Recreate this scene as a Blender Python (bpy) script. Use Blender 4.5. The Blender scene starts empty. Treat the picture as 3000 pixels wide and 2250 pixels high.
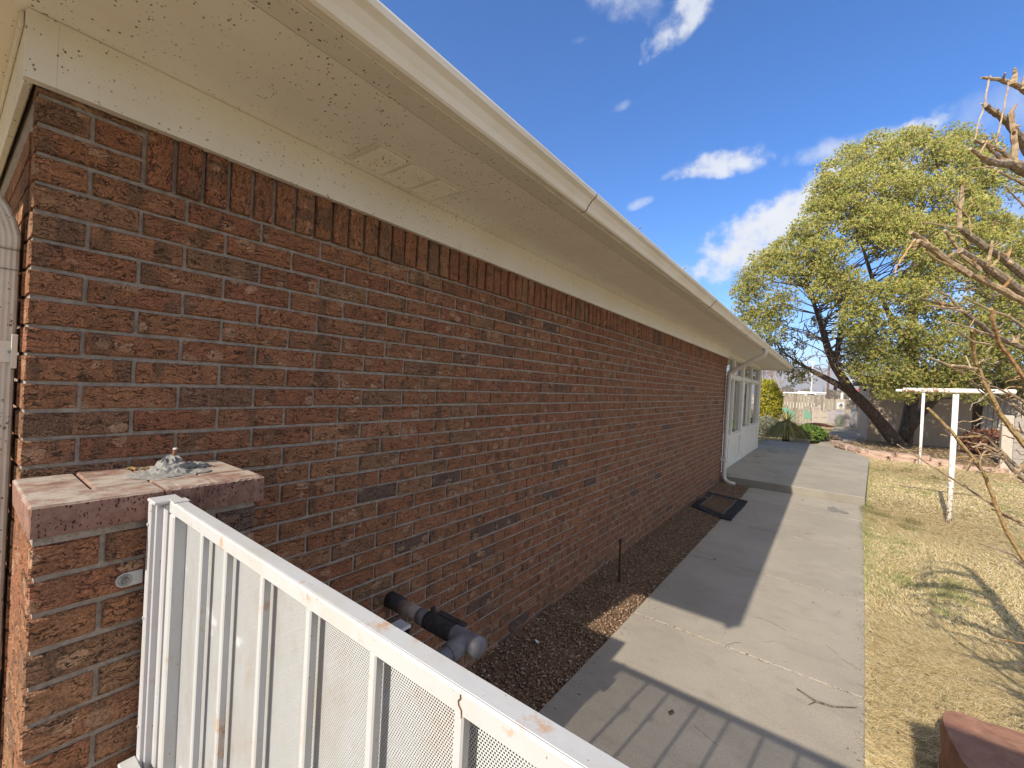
import bpy, math, random
import numpy as np
from mathutils import Vector, Matrix

random.seed(7)
rng = np.random.default_rng(11)
SC = bpy.context.scene
COL = SC.collection

# ------------------------------------------------------------------ camera
CR = np.array([[0.8005333324517983, 0.5969875965350288, 0.052461349743867125],
               [0.04467526706740022, 0.027847419917968356, -0.9986133594722078],
               [-0.5976207025748649, 0.8017670052996956, -0.004377792444011989]])
CP = np.array([1.518437503218801, -0.1135858134552568, 1.5980682115683387])
FPX = 1251.0
cam_d = bpy.data.cameras.new('camera')
cam = bpy.data.objects.new('camera', cam_d)
COL.objects.link(cam)
cam_d.sensor_fit = 'HORIZONTAL'
cam_d.sensor_width = 36.0
cam_d.lens = FPX / 3000.0 * 36.0
cam_d.clip_start = 0.02
cam_d.clip_end = 6000.0
rt, dn, fw = CR
cam.matrix_world = Matrix(((rt[0], -dn[0], -fw[0], CP[0]), (rt[1], -dn[1], -fw[1], CP[1]),
                           (rt[2], -dn[2], -fw[2], CP[2]), (0, 0, 0, 1)))
SC.camera = cam

# ------------------------------------------------------------------ sun, sky, exposure
SUN_TO = Vector((-0.185, -1.6, 1.0)).normalized()
ELEV = math.asin(SUN_TO.z)
AZ = math.atan2(SUN_TO.x, SUN_TO.y)
sun_d = bpy.data.lights.new('sun', 'SUN')
sun_d.energy = 3.55
sun_d.angle = math.radians(0.55)
sun_d.color = (1.0, 0.90, 0.75)
sun = bpy.data.objects.new('sun', sun_d)
COL.objects.link(sun)
sun.rotation_euler = SUN_TO.to_track_quat('Z', 'Y').to_euler()
sun.location = (-3, -20, 15)
SC.view_settings.view_transform = 'Standard'
SC.view_settings.look = 'None'
SC.view_settings.exposure = 1.1
SC.view_settings.gamma = 1.0
SC.view_settings.use_curve_mapping = False
SC.render.engine = 'CYCLES'
SC.cycles.max_bounces = 8
SC.cycles.diffuse_bounces = 5
SC.cycles.transparent_max_bounces = 24
SC.cycles.caustics_reflective = False
SC.cycles.caustics_refractive = False
SC.cycles.use_denoising = True


class NT:
    """small helper for writing shader nodes"""
    def __init__(self, tree):
        self.t = tree
        self.n = tree.nodes
        self.l = tree.links

    def new(self, typ, **kw):
        nd = self.n.new(typ)
        for k, v in kw.items():
            setattr(nd, k, v)
        return nd

    def put(self, sock, v):
        if v is None:
            return
        if isinstance(v, bpy.types.NodeSocket):
            self.l.new(v, sock)
        else:
            if isinstance(v, (tuple, list)) and len(v) == 3 and sock.type == 'RGBA':
                v = (v[0], v[1], v[2], 1.0)
            sock.default_value = v

    def math(self, op, a, b=None, c=None, clamp=False):
        nd = self.new('ShaderNodeMath', operation=op, use_clamp=clamp)
        self.put(nd.inputs[0], a)
        self.put(nd.inputs[1], b)
        self.put(nd.inputs[2], c)
        return nd.outputs[0]

    def vmath(self, op, a, b=None):
        nd = self.new('ShaderNodeVectorMath', operation=op)
        self.put(nd.inputs[0], a)
        self.put(nd.inputs[1], b)
        return nd.outputs['Value'] if op in ('DOT_PRODUCT', 'LENGTH', 'DISTANCE') else nd.outputs[0]

    def mapr(self, v, a, b, c=0.0, d=1.0, smooth=True):
        nd = self.new('ShaderNodeMapRange')
        nd.interpolation_type = 'SMOOTHSTEP' if smooth else 'LINEAR'
        self.put(nd.inputs[0], v)
        for i, x in enumerate((a, b, c, d)):
            nd.inputs[i + 1].default_value = x
        return nd.outputs[0]

    def mix(self, f, a, b, mode='MIX'):
        nd = self.new('ShaderNodeMix', data_type='RGBA', blend_type=mode)
        self.put(nd.inputs[0], f)
        self.put(nd.inputs[6], a)
        self.put(nd.inputs[7], b)
        return nd.outputs[2]

    def noise(self, vec, scale, detail=3.0, rough=0.55, dist=0.0):
        nd = self.new('ShaderNodeTexNoise')
        self.put(nd.inputs['Vector'], vec)
        nd.inputs['Scale'].default_value = scale
        nd.inputs['Detail'].default_value = detail
        nd.inputs['Roughness'].default_value = rough
        nd.inputs['Distortion'].default_value = dist
        return nd.outputs[0]

    def voro(self, vec, scale, feature='F1'):
        nd = self.new('ShaderNodeTexVoronoi', feature=feature)
        self.put(nd.inputs['Vector'], vec)
        nd.inputs['Scale'].default_value = scale
        return nd

    def ramp(self, f, stops, interp='LINEAR'):
        nd = self.new('ShaderNodeValToRGB')
        cr = nd.color_ramp
        cr.interpolation = interp
        while len(cr.elements) < len(stops):
            cr.elements.new(0.5)
        for e, (p, c) in zip(cr.elements, stops):
            e.position = p
            e.color = (c[0], c[1], c[2], 1.0)
        self.put(nd.inputs[0], f)
        return nd.outputs[0]

    def pos(self):
        return self.new('ShaderNodeNewGeometry').outputs['Position']

    def nor(self):
        return self.new('ShaderNodeNewGeometry').outputs['Normal']

    def attr(self, name, out=2):
        nd = self.new('ShaderNodeAttribute', attribute_name=name)
        return nd.outputs['Color'] if out == 0 else nd.outputs['Fac']

    def sep(self, v):
        nd = self.new('ShaderNodeSeparateXYZ')
        self.put(nd.inputs[0], v)
        return nd.outputs

    def comb(self, x, y, z):
        nd = self.new('ShaderNodeCombineXYZ')
        for i, v in enumerate((x, y, z)):
            self.put(nd.inputs[i], v)
        return nd.outputs[0]

    def bump(self, h, strength=0.5, dist=0.003, normal=None):
        nd = self.new('ShaderNodeBump')
        nd.inputs['Strength'].default_value = strength
        nd.inputs['Distance'].default_value = dist
        self.put(nd.inputs['Height'], h)
        if normal is not None:
            self.put(nd.inputs['Normal'], normal)
        return nd.outputs[0]


def material(name):
    m = bpy.data.materials.new(name)
    m.use_nodes = True
    m.node_tree.nodes.clear()
    nt = NT(m.node_tree)
    out = nt.new('ShaderNodeOutputMaterial')
    bs = nt.new('ShaderNodeBsdfPrincipled')
    nt.l.new(bs.outputs[0], out.inputs[0])
    nt.bs = bs
    nt.out = out
    return m, nt


def finish(nt, color, rough=0.85, normal=None, spec=0.35, metal=0.0):
    nt.put(nt.bs.inputs['Base Color'], color)
    nt.put(nt.bs.inputs['Roughness'], rough)
    nt.put(nt.bs.inputs['Specular IOR Level'], spec)
    nt.put(nt.bs.inputs['Metallic'], metal)
    if normal is not None:
        nt.put(nt.bs.inputs['Normal'], normal)


# world: Nishita sky with a few drifting clouds
def dir_px(u, v):
    d = CR.T @ np.array([(u - 1500) / FPX, (v - 1125) / FPX, 1.0])
    return d / np.linalg.norm(d)


def build_world():
    w = bpy.data.worlds.new('World')
    SC.world = w
    w.use_nodes = True
    w.node_tree.nodes.clear()
    nt = NT(w.node_tree)
    out = nt.new('ShaderNodeOutputWorld')
    bg = nt.new('ShaderNodeBackground')
    bg.inputs[1].default_value = 0.13
    nt.l.new(bg.outputs[0], out.inputs[0])
    sky = nt.new('ShaderNodeTexSky', sky_type='NISHITA')
    sky.sun_disc = False
    sky.sun_elevation = ELEV
    sky.sun_rotation = AZ
    sky.altitude = 1600.0
    sky.air_density = 1.0
    sky.dust_density = 0.7
    sky.ozone_density = 2.2
    hsv = nt.new('ShaderNodeHueSaturation')
    hsv.inputs['Saturation'].default_value = 1.36
    hsv.inputs['Value'].default_value = 0.78
    nt.l.new(sky.outputs[0], hsv.inputs['Color'])
    base = nt.mix(1.0, hsv.outputs[0], (0.90, 0.95, 1.13), 'MULTIPLY')
    tc = nt.new('ShaderNodeTexCoord')
    D = tc.outputs['Generated']
    # clouds: (centre u, v, half length, half height in picture-angle units, tilt, strength)
    clouds = [(2320, 640, 300, 88, -0.50, 1.0), (2200, 690, 120, 75, -0.3, 0.9), (2115, 478, 125, 36, -0.16, 0.9),
              (2010, 40, 110, 42, -0.85, 0.85), (1850, -10, 110, 48, 0.35, 0.7), (1872, 596, 44, 17, -0.35, 0.62),
              (1968, 508, 40, 11, -0.5, 0.45), (2440, 440, 90, 30, -0.2, 0.7), (2935, 330, 95, 45, -0.5, 0.4),
              (1700, 118, 26, 12, -0.2, 0.4), (1822, 312, 28, 13, -0.5, 0.36), (2990, 690, 60, 170, 0.1, 0.75),
              (2590, 395, 36, 16, -0.2, 0.38)]
    wn = nt.noise(D, 5.0, 6.0, 0.62)
    wn2 = nt.noise(D, 22.0, 5.0, 0.62)
    total = None
    for (u, v, a, b, tilt, st) in clouds:
        c = dir_px(u, v)
        e1 = dir_px(u + 5 * math.cos(tilt), v + 5 * math.sin(tilt)) - c
        e1 = e1 - c * np.dot(e1, c)
        e1 /= np.linalg.norm(e1)
        e2 = np.cross(c, e1)
        k = FPX / (1 + ((u - 1500) / FPX) ** 2 + ((v - 1125) / FPX) ** 2) ** 0.5
        dc = nt.vmath('DOT_PRODUCT', D, tuple(c))
        d1 = nt.math('MULTIPLY', nt.vmath('DOT_PRODUCT', D, tuple(e1)), k / a * 1.25)
        d2 = nt.math('MULTIPLY', nt.vmath('DOT_PRODUCT', D, tuple(e2)), k / b * 1.25)
        r2 = nt.math('ADD', nt.math('MULTIPLY', d1, d1), nt.math('MULTIPLY', d2, d2))
        m = nt.math('SUBTRACT', 1.0, r2)
        m = nt.math('ADD', m, nt.math('MULTIPLY_ADD', wn2, 2.6, -1.35))
        m = nt.math('ADD', m, nt.math('MULTIPLY_ADD', wn, 1.4, -0.7))
        m = nt.mapr(m, 0.05, 1.0 if st > 0.8 else 1.7, 0.0, st)
        m = nt.math('MULTIPLY', m, nt.math('GREATER_THAN', dc, 0.3))
        total = m if total is None else nt.math('MAXIMUM', total, m)
    # unseen cloud cover outside the view, added to lift and neutralise the shade
    zz = nt.sep(D)[2]
    far = nt.mapr(nt.vmath('DOT_PRODUCT', D, (float(fw[0]), float(fw[1]), 0.1)), 0.45, 0.15)
    gen = nt.mapr(nt.noise(D, 2.6, 7.0, 0.6), 0.38, 0.52, 0.0, 0.95)
    gen = nt.math('MULTIPLY', nt.math('MULTIPLY', gen, far), nt.mapr(zz, 0.02, 0.2))
    total = nt.math('MAXIMUM', total, gen)
    shade = nt.mapr(nt.noise(D, 11.0, 5.0, 0.55), 0.3, 0.7, 0.72, 1.0)
    ccol = nt.mix(shade, (2.35, 2.5, 2.85), (3.3, 3.4, 3.6))
    nt.l.new(nt.mix(total, base, ccol), bg.inputs[0])


build_world()


# ------------------------------------------------------------------ mesh helpers
class MB:
    def __init__(self):
        self.v = []
        self.f = []
        self.mi = []
        self.col = []      # per face colour (optional)

    def face(self, idx, col=None):
        self.f.append(tuple(idx))
        self.col.append(col)

    def box(self, x0, x1, y0, y1, z0, z1, col=None):
        return self.hexa([(x0, y0, z0), (x1, y0, z0), (x1, y1, z0), (x0, y1, z0),
                          (x0, y0, z1), (x1, y0, z1), (x1, y1, z1), (x0, y1, z1)], col)

    def hexa(self, p, col=None):
        n = len(self.v)
        self.v.extend([tuple(q) for q in p])
        for q in ((0, 3, 2, 1), (4, 5, 6, 7), (0, 1, 5, 4), (1, 2, 6, 5), (2, 3, 7, 6), (3, 0, 4, 7)):
            self.face([n + i for i in q], col)
        return self

    def bbox(self, x0, x1, y0, y1, z0, z1, b=0.003, col=None):
        """box with chamfered edges (24 verts)"""
        n = len(self.v)
        X, Y, Z = (x0, x1), (y0, y1), (z0, z1)
        ids = {}
        for i in (0, 1):
            for j in (0, 1):
                for k in (0, 1):
                    sx, sy, sz = (1, -1)[i], (1, -1)[j], (1, -1)[k]
                    for a in range(3):
                        p = [X[i] + sx * b, Y[j] + sy * b, Z[k] + sz * b]
                        p[a] = (X[i], Y[j], Z[k])[a]
                        ids[(i, j, k, a)] = len(self.v)
                        self.v.append(tuple(p))
        cyc = ((0, 0), (1, 0), (1, 1), (0, 1))
        for s in (0, 1):
            q = [ids[(s, j, k, 0)] for j, k in cyc]
            self.face(q if s else q[::-1], col)
            q = [ids[(j, s, k, 1)] for j, k in cyc]
            self.face(q[::-1] if s else q, col)
            q = [ids[(j, k, s, 2)] for j, k in cyc]
            self.face(q if s else q[::-1], col)
        for j in (0, 1):
            for k in (0, 1):
                self.face([ids[(0, j, k, 1)], ids[(1, j, k, 1)], ids[(1, j, k, 2)], ids[(0, j, k, 2)]], col)
                self.face([ids[(j, 0, k, 0)], ids[(j, 1, k, 0)], ids[(j, 1, k, 2)], ids[(j, 0, k, 2)]], col)
                self.face([ids[(j, k, 0, 0)], ids[(j, k, 1, 0)], ids[(j, k, 1, 1)], ids[(j, k, 0, 1)]], col)
        for i in (0, 1):
            for j in (0, 1):
                for k in (0, 1):
                    self.face([ids[(i, j, k, 0)], ids[(i, j, k, 1)], ids[(i, j, k, 2)]], col)
        return self

    def prism(self, prof, axis, a0, a1, closed=True, caps=True, col=None):
        """extrude a 2-D outline along an axis: axis 1 takes (x,z), axis 0 takes (y,z), axis 2 takes (x,y)"""
        n = len(self.v)
        m = len(prof)
        for a in (a0, a1):
            for (p, q) in prof:
                self.v.append((p, a, q) if axis == 1 else (a, p, q) if axis == 0 else (p, q, a))
        for i in range(m if closed else m - 1):
            j = (i + 1) % m
            self.face([n + i, n + j, n + m + j, n + m + i], col)
        if caps and closed:
            self.face([n + i for i in range(m)][::-1], col)
            self.face([n + m + i for i in range(m)], col)
        return self

    def tube(self, path, rad, n=8, cap=True, col=None, squash=None):
        P = [Vector(p) for p in path]
        if not isinstance(rad, (list, tuple)):
            rad = [rad] * len(P)
        base = len(self.v)
        t0 = (P[1] - P[0]).normalized()
        ref = Vector((0, 0, 1)) if abs(t0.z) < 0.9 else Vector((1, 0, 0))
        u = t0.cross(ref).normalized()
        for i, p in enumerate(P):
            if i == 0:
                t = P[1] - P[0]
            elif i == len(P) - 1:
                t = P[-1] - P[-2]
            else:
                t = (P[i + 1] - P[i]).normalized() + (P[i] - P[i - 1]).normalized()
            t.normalize()
            u = (u - t * u.dot(t)).normalized()
            w = t.cross(u)
            for k in range(n):
                a = 2 * math.pi * k / n
                cu, cw = math.cos(a) * rad[i], math.sin(a) * rad[i]
                if squash:
                    cu *= squash[0]
                    cw *= squash[1]
                self.v.append(tuple(p + u * cu + w * cw))
        for i in range(len(P) - 1):
            for k in range(n):
                a = base + i * n + k
                b = base + i * n + (k + 1) % n
                self.face([a, b, b + n, a + n], col)
        if cap:
            self.face([base + k for k in range(n)][::-1], col)
            e = base + (len(P) - 1) * n
            self.face([e + k for k in range(n)], col)
        return self

    def blob(self, c, r, sub=2, jit=0.12, col=None, seed=0):
        """lumpy closed ball (UV sphere with jitter)"""
        rr = random.Random(seed)
        ns, nr = 8 + 4 * sub, 4 + 2 * sub
        n = len(self.v)
        rx, ry, rz = r if isinstance(r, (tuple, list)) else (r, r, r)
        self.v.append((c[0], c[1], c[2] + rz))
        for i in range(1, nr):
            th = math.pi * i / nr
            for k in range(ns):
                ph = 2 * math.pi * k / ns
                j = 1 + rr.uniform(-jit, jit)
                self.v.append((c[0] + rx * j * math.sin(th) * math.cos(ph), c[1] + ry * j * math.sin(th) * math.sin(ph),
                               c[2] + rz * j * math.cos(th)))
        self.v.append((c[0], c[1], c[2] - rz))
        last = len(self.v) - 1
        for k in range(ns):
            k2 = (k + 1) % ns
            self.face([n, n + 1 + k, n + 1 + k2], col)
            for i in range(nr - 2):
                a = n + 1 + i * ns
                self.face([a + k, a + ns + k, a + ns + k2, a + k2], col)
            a = n + 1 + (nr - 2) * ns
            self.face([a + k, last, a + k2], col)
        return self

    def build(self, name, mat, parent=None, smooth=False, angle=None):
        me = bpy.data.meshes.new(name)
        me.from_pydata(self.v, [], self.f)
        if any(c is not None for c in self.col):
            at = me.color_attributes.new('col', 'FLOAT_COLOR', 'CORNER')
            buf = []
            for c, f in zip(self.col, self.f):
                c = c if c is not None else (0.5, 0.5, 0.5)
                buf.extend([c[0], c[1], c[2], 1.0] * len(f))
            at.data.foreach_set('color', buf)
        if smooth:
            me.polygons.foreach_set('use_smooth', [True] * len(me.polygons))
        me.materials.append(mat)
        me.update()
        o = bpy.data.objects.new(name, me)
        COL.objects.link(o)
        if parent is not None:
            adopt(o, parent)
        return o


def np_mesh(name, verts, faces_tri, cols, mat, parent=None):
    """fast triangle soup with a per-face colour; verts (N,3), faces (M,3), cols (M,3)"""
    me = bpy.data.meshes.new(name)
    nv, nf = len(verts), len(faces_tri)
    me.vertices.add(nv)
    me.vertices.foreach_set('co', np.asarray(verts, np.float32).ravel())
    me.loops.add(nf * 3)
    me.loops.foreach_set('vertex_index', np.asarray(faces_tri, np.int32).ravel())
    me.polygons.add(nf)
    me.polygons.foreach_set('loop_start', np.arange(nf, dtype=np.int32) * 3)
    if cols is not None:
        at = me.color_attributes.new('col', 'FLOAT_COLOR', 'CORNER')
        c4 = np.ones((nf, 3, 4), np.float32)
        c4[:, :, :3] = np.asarray(cols, np.float32)[:, None, :]
        at.data.foreach_set('color', c4.ravel())
    me.materials.append(mat)
    me.update(calc_edges=True)
    o = bpy.data.objects.new(name, me)
    COL.objects.link(o)
    if parent is not None:
        adopt(o, parent)
    return o


ABS = {}


def abs_loc(o):
    return ABS.get(o.name, Vector((0, 0, 0)))


def adopt(o, parent):
    """child meshes are written in world coordinates; keep them there under a thing with a base of its own"""
    o.parent = parent
    o.matrix_parent_inverse = Matrix.Translation(-abs_loc(parent))


def tag(o, label=None, cat=None, group=None, kind=None):
    if label:
        o['label'] = label
    if cat:
        o['category'] = cat
    if group:
        o['group'] = group
    if kind:
        o['kind'] = kind
    return o


def thing(name, loc, label, cat, group=None):
    o = bpy.data.objects.new(name, None)
    o.empty_display_size = 0.1
    COL.objects.link(o)
    o.location = loc
    ABS[o.name] = Vector(loc)
    return tag(o, label, cat, group)


def P(u, v, d):
    """world point seen in pixel (u,v) of the 3000 px photograph at depth d along the view axis"""
    return tuple(CP + CR.T @ (np.array([(u - 1500) / FPX, (v - 1125) / FPX, 1.0]) * d))


def copy_thing(o, loc):
    c = o.copy()
    COL.objects.link(c)
    delta = Vector(loc) - abs_loc(o)
    c.location = loc
    ABS[c.name] = Vector(loc)
    for ch in list(o.children):
        k = ch.copy()
        COL.objects.link(k)
        k.parent = c
        k.matrix_parent_inverse = ch.matrix_parent_inverse.copy()
        for g in list(ch.children):
            q = g.copy()
            COL.objects.link(q)
            q.parent = k
            q.matrix_parent_inverse = g.matrix_parent_inverse.copy()
    return c


# ------------------------------------------------------------------ materials
def brick_material(name, source, vertical=False, warm=1.0):
    m, nt = material(name)
    p = nt.pos()
    if source == 'object':
        rnd = nt.new('ShaderNodeObjectInfo').outputs['Random']
    else:
        rnd = nt.attr('col')
    w = (0.33, 0.145, 0.085)
    col = nt.ramp(rnd, [(0.0, (0.335, 0.12, 0.064)), (0.16, (0.39, 0.155, 0.077)), (0.34, (0.36, 0.16, 0.078)),
                        (0.5, (0.43, 0.19, 0.095)), (0.66, (0.37, 0.138, 0.072)), (0.80, (0.46, 0.225, 0.12)),
                        (0.90, (0.33, 0.19, 0.105)), (0.955, (0.28, 0.15, 0.09)), (0.972, (0.12, 0.085, 0.078)),
                        (1.0, (0.13, 0.095, 0.085))], 'LINEAR')
    # burnt bands across part of a brick, and pale angular chips left by the wire cut
    sc = (7.0, 13.0, 5.0) if not vertical else (7.0, 5.0, 13.0)
    fl = nt.noise(nt.vmath('ADD', nt.vmath('MULTIPLY', p, sc), nt.comb(0.0, 0.0, nt.math('MULTIPLY', rnd, 37.0))), 1.0, 2.0, 0.5)
    col = nt.mix(nt.mapr(fl, 0.56, 0.63, 0.0, 0.75), col, (0.135, 0.082, 0.056))
    wob = nt.new('ShaderNodeTexNoise')
    nt.put(wob.inputs['Vector'], p)
    wob.inputs['Scale'].default_value = 30.0
    pw = nt.vmath('ADD', p, nt.vmath('MULTIPLY', wob.outputs['Color'], (0.02, 0.02, 0.02)))
    vc = nt.voro(nt.vmath('MULTIPLY', pw, (1.0, 1.0, 1.35)), 19.0)
    vs = nt.sep(vc.outputs['Color'])
    chip = nt.math('MULTIPLY', nt.mapr(vs[0], 0.77, 0.84), nt.mapr(vc.outputs['Distance'], 0.52, 0.44))
    col = nt.mix(nt.math('MULTIPLY', chip, 0.66), col, (0.62, 0.39, 0.245))
    col = nt.mix(nt.math('MULTIPLY', nt.mapr(vs[1], 0.80, 0.9), 0.45), col, (0.20, 0.09, 0.05))
    # drag tears: long wandering grooves
    st = (40.0, 15.0, 78.0) if not vertical else (40.0, 78.0, 15.0)
    q = nt.vmath('MULTIPLY', p, st)
    q = nt.vmath('ADD', q, nt.vmath('MULTIPLY', wob.outputs['Color'], (2.2, 2.2, 3.0)))
    n1 = nt.noise(q, 1.0, 2.0, 0.5)
    tear = nt.mapr(nt.math('ABSOLUTE', nt.math('SUBTRACT', n1, 0.5)), 0.006, 0.034)
    n2 = nt.noise(p, 230.0, 3.0, 0.65)
    n3 = nt.noise(p, 34.0, 4.0, 0.6)
    tear_m = nt.mapr(n3, 0.44, 0.56, 0.92, 0.0)
    tearc = nt.math('MAXIMUM', tear, tear_m)
    col = nt.mix(nt.math('SUBTRACT', 1.0, tearc), col, (0.06, 0.032, 0.022))
    col = nt.mix(nt.mapr(n3, 0.35, 0.7, 0.42, 0.0), col, (0.14, 0.065, 0.036))
    col = nt.mix(nt.mapr(n2, 0.3, 0.7, 0.0, 1.0), nt.mix(0.45, col, (0.0, 0.0, 0.0)), nt.mix(0.14, col, (0.66, 0.44, 0.29)))
    col = nt.mix(nt.mapr(n2, 0.70, 0.76, 0.0, 0.7), col, (0.55, 0.42, 0.32))
    h = nt.math('ADD', nt.math('MULTIPLY', tearc, 1.3), nt.math('MULTIPLY', n2, 0.6))
    h = nt.math('ADD', h, nt.math('MULTIPLY', n1, 1.2))
    h = nt.math('ADD', h, nt.math('MULTIPLY', chip, 0.5))
    finish(nt, col, 0.9, nt.bump(h, 1.0, 0.0055), 0.2)
    return m


def mortar_material():
    m, nt = material('mortar')
    p = nt.pos()
    n = nt.noise(p, 55.0, 4.0, 0.6)
    n2 = nt.noise(p, 320.0, 3.0, 0.7)
    col = nt.mix(nt.mapr(n, 0.3, 0.7), (0.27, 0.23, 0.195), (0.40, 0.345, 0.295))
    col = nt.mix(nt.mapr(n2, 0.58, 0.66, 0.0, 0.6), col, (0.10, 0.085, 0.07))
    finish(nt, col, 0.95, nt.bump(nt.math('ADD', n, n2), 0.9, 0.003), 0.15)
    return m


def paint_material(name, base, specks=False, dirt=0.3, rough=0.55, along=1):
    m, nt = material(name)
    p = nt.pos()
    col = nt.mix(nt.mapr(nt.noise(p, 3.5, 4.0, 0.6), 0.35, 0.7, 0.0, dirt), base, tuple(c * f for c, f in zip(base, (0.8, 0.74, 0.62))))
    st = (9.0, 1.2, 9.0) if along == 1 else (1.2, 9.0, 9.0)
    col = nt.mix(nt.mapr(nt.noise(nt.vmath('MULTIPLY', p, st), 3.0, 4.0, 0.6), 0.45, 0.75, 0.0, dirt * 0.8), col,
                 tuple(c * f for c, f in zip(base, (0.88, 0.80, 0.66))))
    if specks:
        # fly specks in clusters
        v = nt.voro(nt.vmath('MULTIPLY', p, (0.8, 1.25, 1.0)), 88.0)
        rad = nt.mapr(nt.sep(v.outputs['Color'])[0], 0.0, 1.0, 0.14, 0.34, False)
        dot = nt.math('LESS_THAN', v.outputs['Distance'], rad)
        keep = nt.math('GREATER_THAN', nt.sep(v.outputs['Color'])[1], 0.25)
        cl = nt.mapr(nt.noise(p, 36.0, 2.0, 0.5), 0.50, 0.54)
        cl2 = nt.mapr(nt.noise(p, 4.5, 2.0, 0.5), 0.33, 0.55, 0.35, 1.0)
        f = nt.math('MULTIPLY', nt.math('MULTIPLY', dot, keep), nt.math('MULTIPLY', cl, cl2))
        # rusty / dark fine streaks
        f2 = nt.mapr(nt.noise(p, 170.0, 2.0, 0.6), 0.69, 0.73, 0.0, 0.6)
        col = nt.mix(nt.math('MAXIMUM', nt.math('MULTIPLY', f, 0.85), nt.math('MULTIPLY', f2, cl2)), col, (0.10, 0.06, 0.035))
    n = nt.noise(p, 160.0, 3.0, 0.6)
    finish(nt, col, rough, nt.bump(n, 0.25, 0.0015), 0.4)
    return m


def gate_material(name, base=(0.465, 0.475, 0.485), rust=0.6, alpha=False):
    m, nt = material(name)
    p = nt.pos()
    grime = nt.mapr(nt.noise(nt.vmath('MULTIPLY', p, (1.0, 1.0, 0.45)), 16.0, 5.0, 0.62), 0.46, 0.74, 0.0, 0.30)
    col = nt.mix(grime, base, (0.40, 0.345, 0.25))
    r1 = nt.noise(nt.vmath('ADD', nt.vmath('MULTIPLY', p, (1.0, 1.0, 0.8)), (5.2, 1.7, 3.3)), 19.0, 6.0, 0.66)
    rr = nt.mapr(r1, 0.575, 0.67, 0.0, rust)
    col = nt.mix(rr, col, (0.42, 0.20, 0.045))
    r2 = nt.mapr(r1, 0.68, 0.71, 0.0, rust)
    col = nt.mix(r2, col, (0.13, 0.05, 0.02))
    spots = nt.mapr(nt.noise(p, 150.0, 3.0, 0.6), 0.69, 0.72, 0.0, 0.8)
    col = nt.mix(spots, col, (0.20, 0.13, 0.07))
    nb = nt.noise(p, 45.0, 4.0, 0.6)
    h = nt.math('SUBTRACT', nt.math('MULTIPLY', nb, 0.8), nt.math('MULTIPLY', r2, 0.7))
    finish(nt, col, nt.mix(rr, (0.42, 0.42, 0.42), (0.85, 0.85, 0.85)), nt.bump(h, 0.35, 0.002), 0.45)
    if alpha:
        s = nt.sep(p)
        pitch = 0.0036
        row = nt.math('FLOOR', nt.math('DIVIDE', s[2], pitch * 0.866))
        odd = nt.math('MULTIPLY', nt.math('MODULO', nt.math('ABSOLUTE', row), 2.0), 0.5)
        fx = nt.math('SUBTRACT', nt.math('FRACT', nt.math('ADD', nt.math('DIVIDE', s[0], pitch), odd)), 0.5)
        fz = nt.math('SUBTRACT', nt.math('FRACT', nt.math('DIVIDE', s[2], pitch * 0.866)), 0.5)
        fz = nt.math('MULTIPLY', fz, 0.866)
        r = nt.math('SQRT', nt.math('ADD', nt.math('MULTIPLY', fx, fx), nt.math('MULTIPLY', fz, fz)))
        clog = nt.mapr(nt.noise(p, 11.0, 4.0, 0.62), 0.63, 0.72, 0.335, 0.0)   # paint-clogged holes
        solid = nt.math('GREATER_THAN', r, clog)
        nt.put(nt.bs.inputs['Alpha'], solid)
    return m


def concrete_material(name, base=(0.385, 0.345, 0.285), dark=0.25):
    m, nt = material(name)
    p = nt.pos()
    big = nt.noise(p, 1.1, 4.0, 0.6)
    mid = nt.noise(nt.vmath('MULTIPLY', p, (1.0, 2.2, 1.0)), 4.5, 5.0, 0.62)
    fine = nt.noise(p, 120.0, 4.0, 0.7)
    col = nt.mix(nt.mapr(big, 0.3, 0.7), tuple(c * 0.86 for c in base), tuple(c * 1.08 for c in base))
    col = nt.mix(nt.mapr(mid, 0.50, 0.78, 0.0, 0.5), col, tuple(c * (1 - dark * 1.6) for c in base))
    col = nt.mix(nt.mapr(fine, 0.3, 0.72, 0.0, 0.42), col, tuple(c * 0.5 for c in base))
    blot = nt.noise(nt.vmath('ADD', nt.vmath('MULTIPLY', p, (1.0, 0.8, 1.0)), (3.3, 8.1, 0.0)), 2.1, 6.0, 0.7)
    col = nt.mix(nt.mapr(blot, 0.52, 0.70, 0.0, 0.5), col, tuple(c * 0.66 for c in base))
    col = nt.mix(nt.mapr(nt.noise(nt.vmath('ADD', p, (31.0, 7.0, 2.0)), 2.6, 6.0, 0.66), 0.66, 0.75, 0.0, 0.55), col, (0.60, 0.58, 0.53))
    sp = nt.mapr(nt.noise(nt.vmath('ADD', p, (3.0, 17.0, 2.0)), 9.0, 5.0, 0.7), 0.70, 0.78, 0.0, 0.6)
    col = nt.mix(sp, col, (0.16, 0.15, 0.14))
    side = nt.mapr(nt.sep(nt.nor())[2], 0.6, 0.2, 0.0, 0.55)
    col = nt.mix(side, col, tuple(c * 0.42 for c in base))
    broom = nt.noise(nt.vmath('MULTIPLY', p, (3.0, 150.0, 1.0)), 1.0, 2.0, 0.5)
    hh = nt.math('ADD', nt.math('ADD', nt.math('MULTIPLY', fine, 0.8), mid), nt.math('MULTIPLY', broom, 0.5))
    finish(nt, col, 0.9, nt.bump(hh, 0.5, 0.002), 0.2)
    return m


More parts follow.
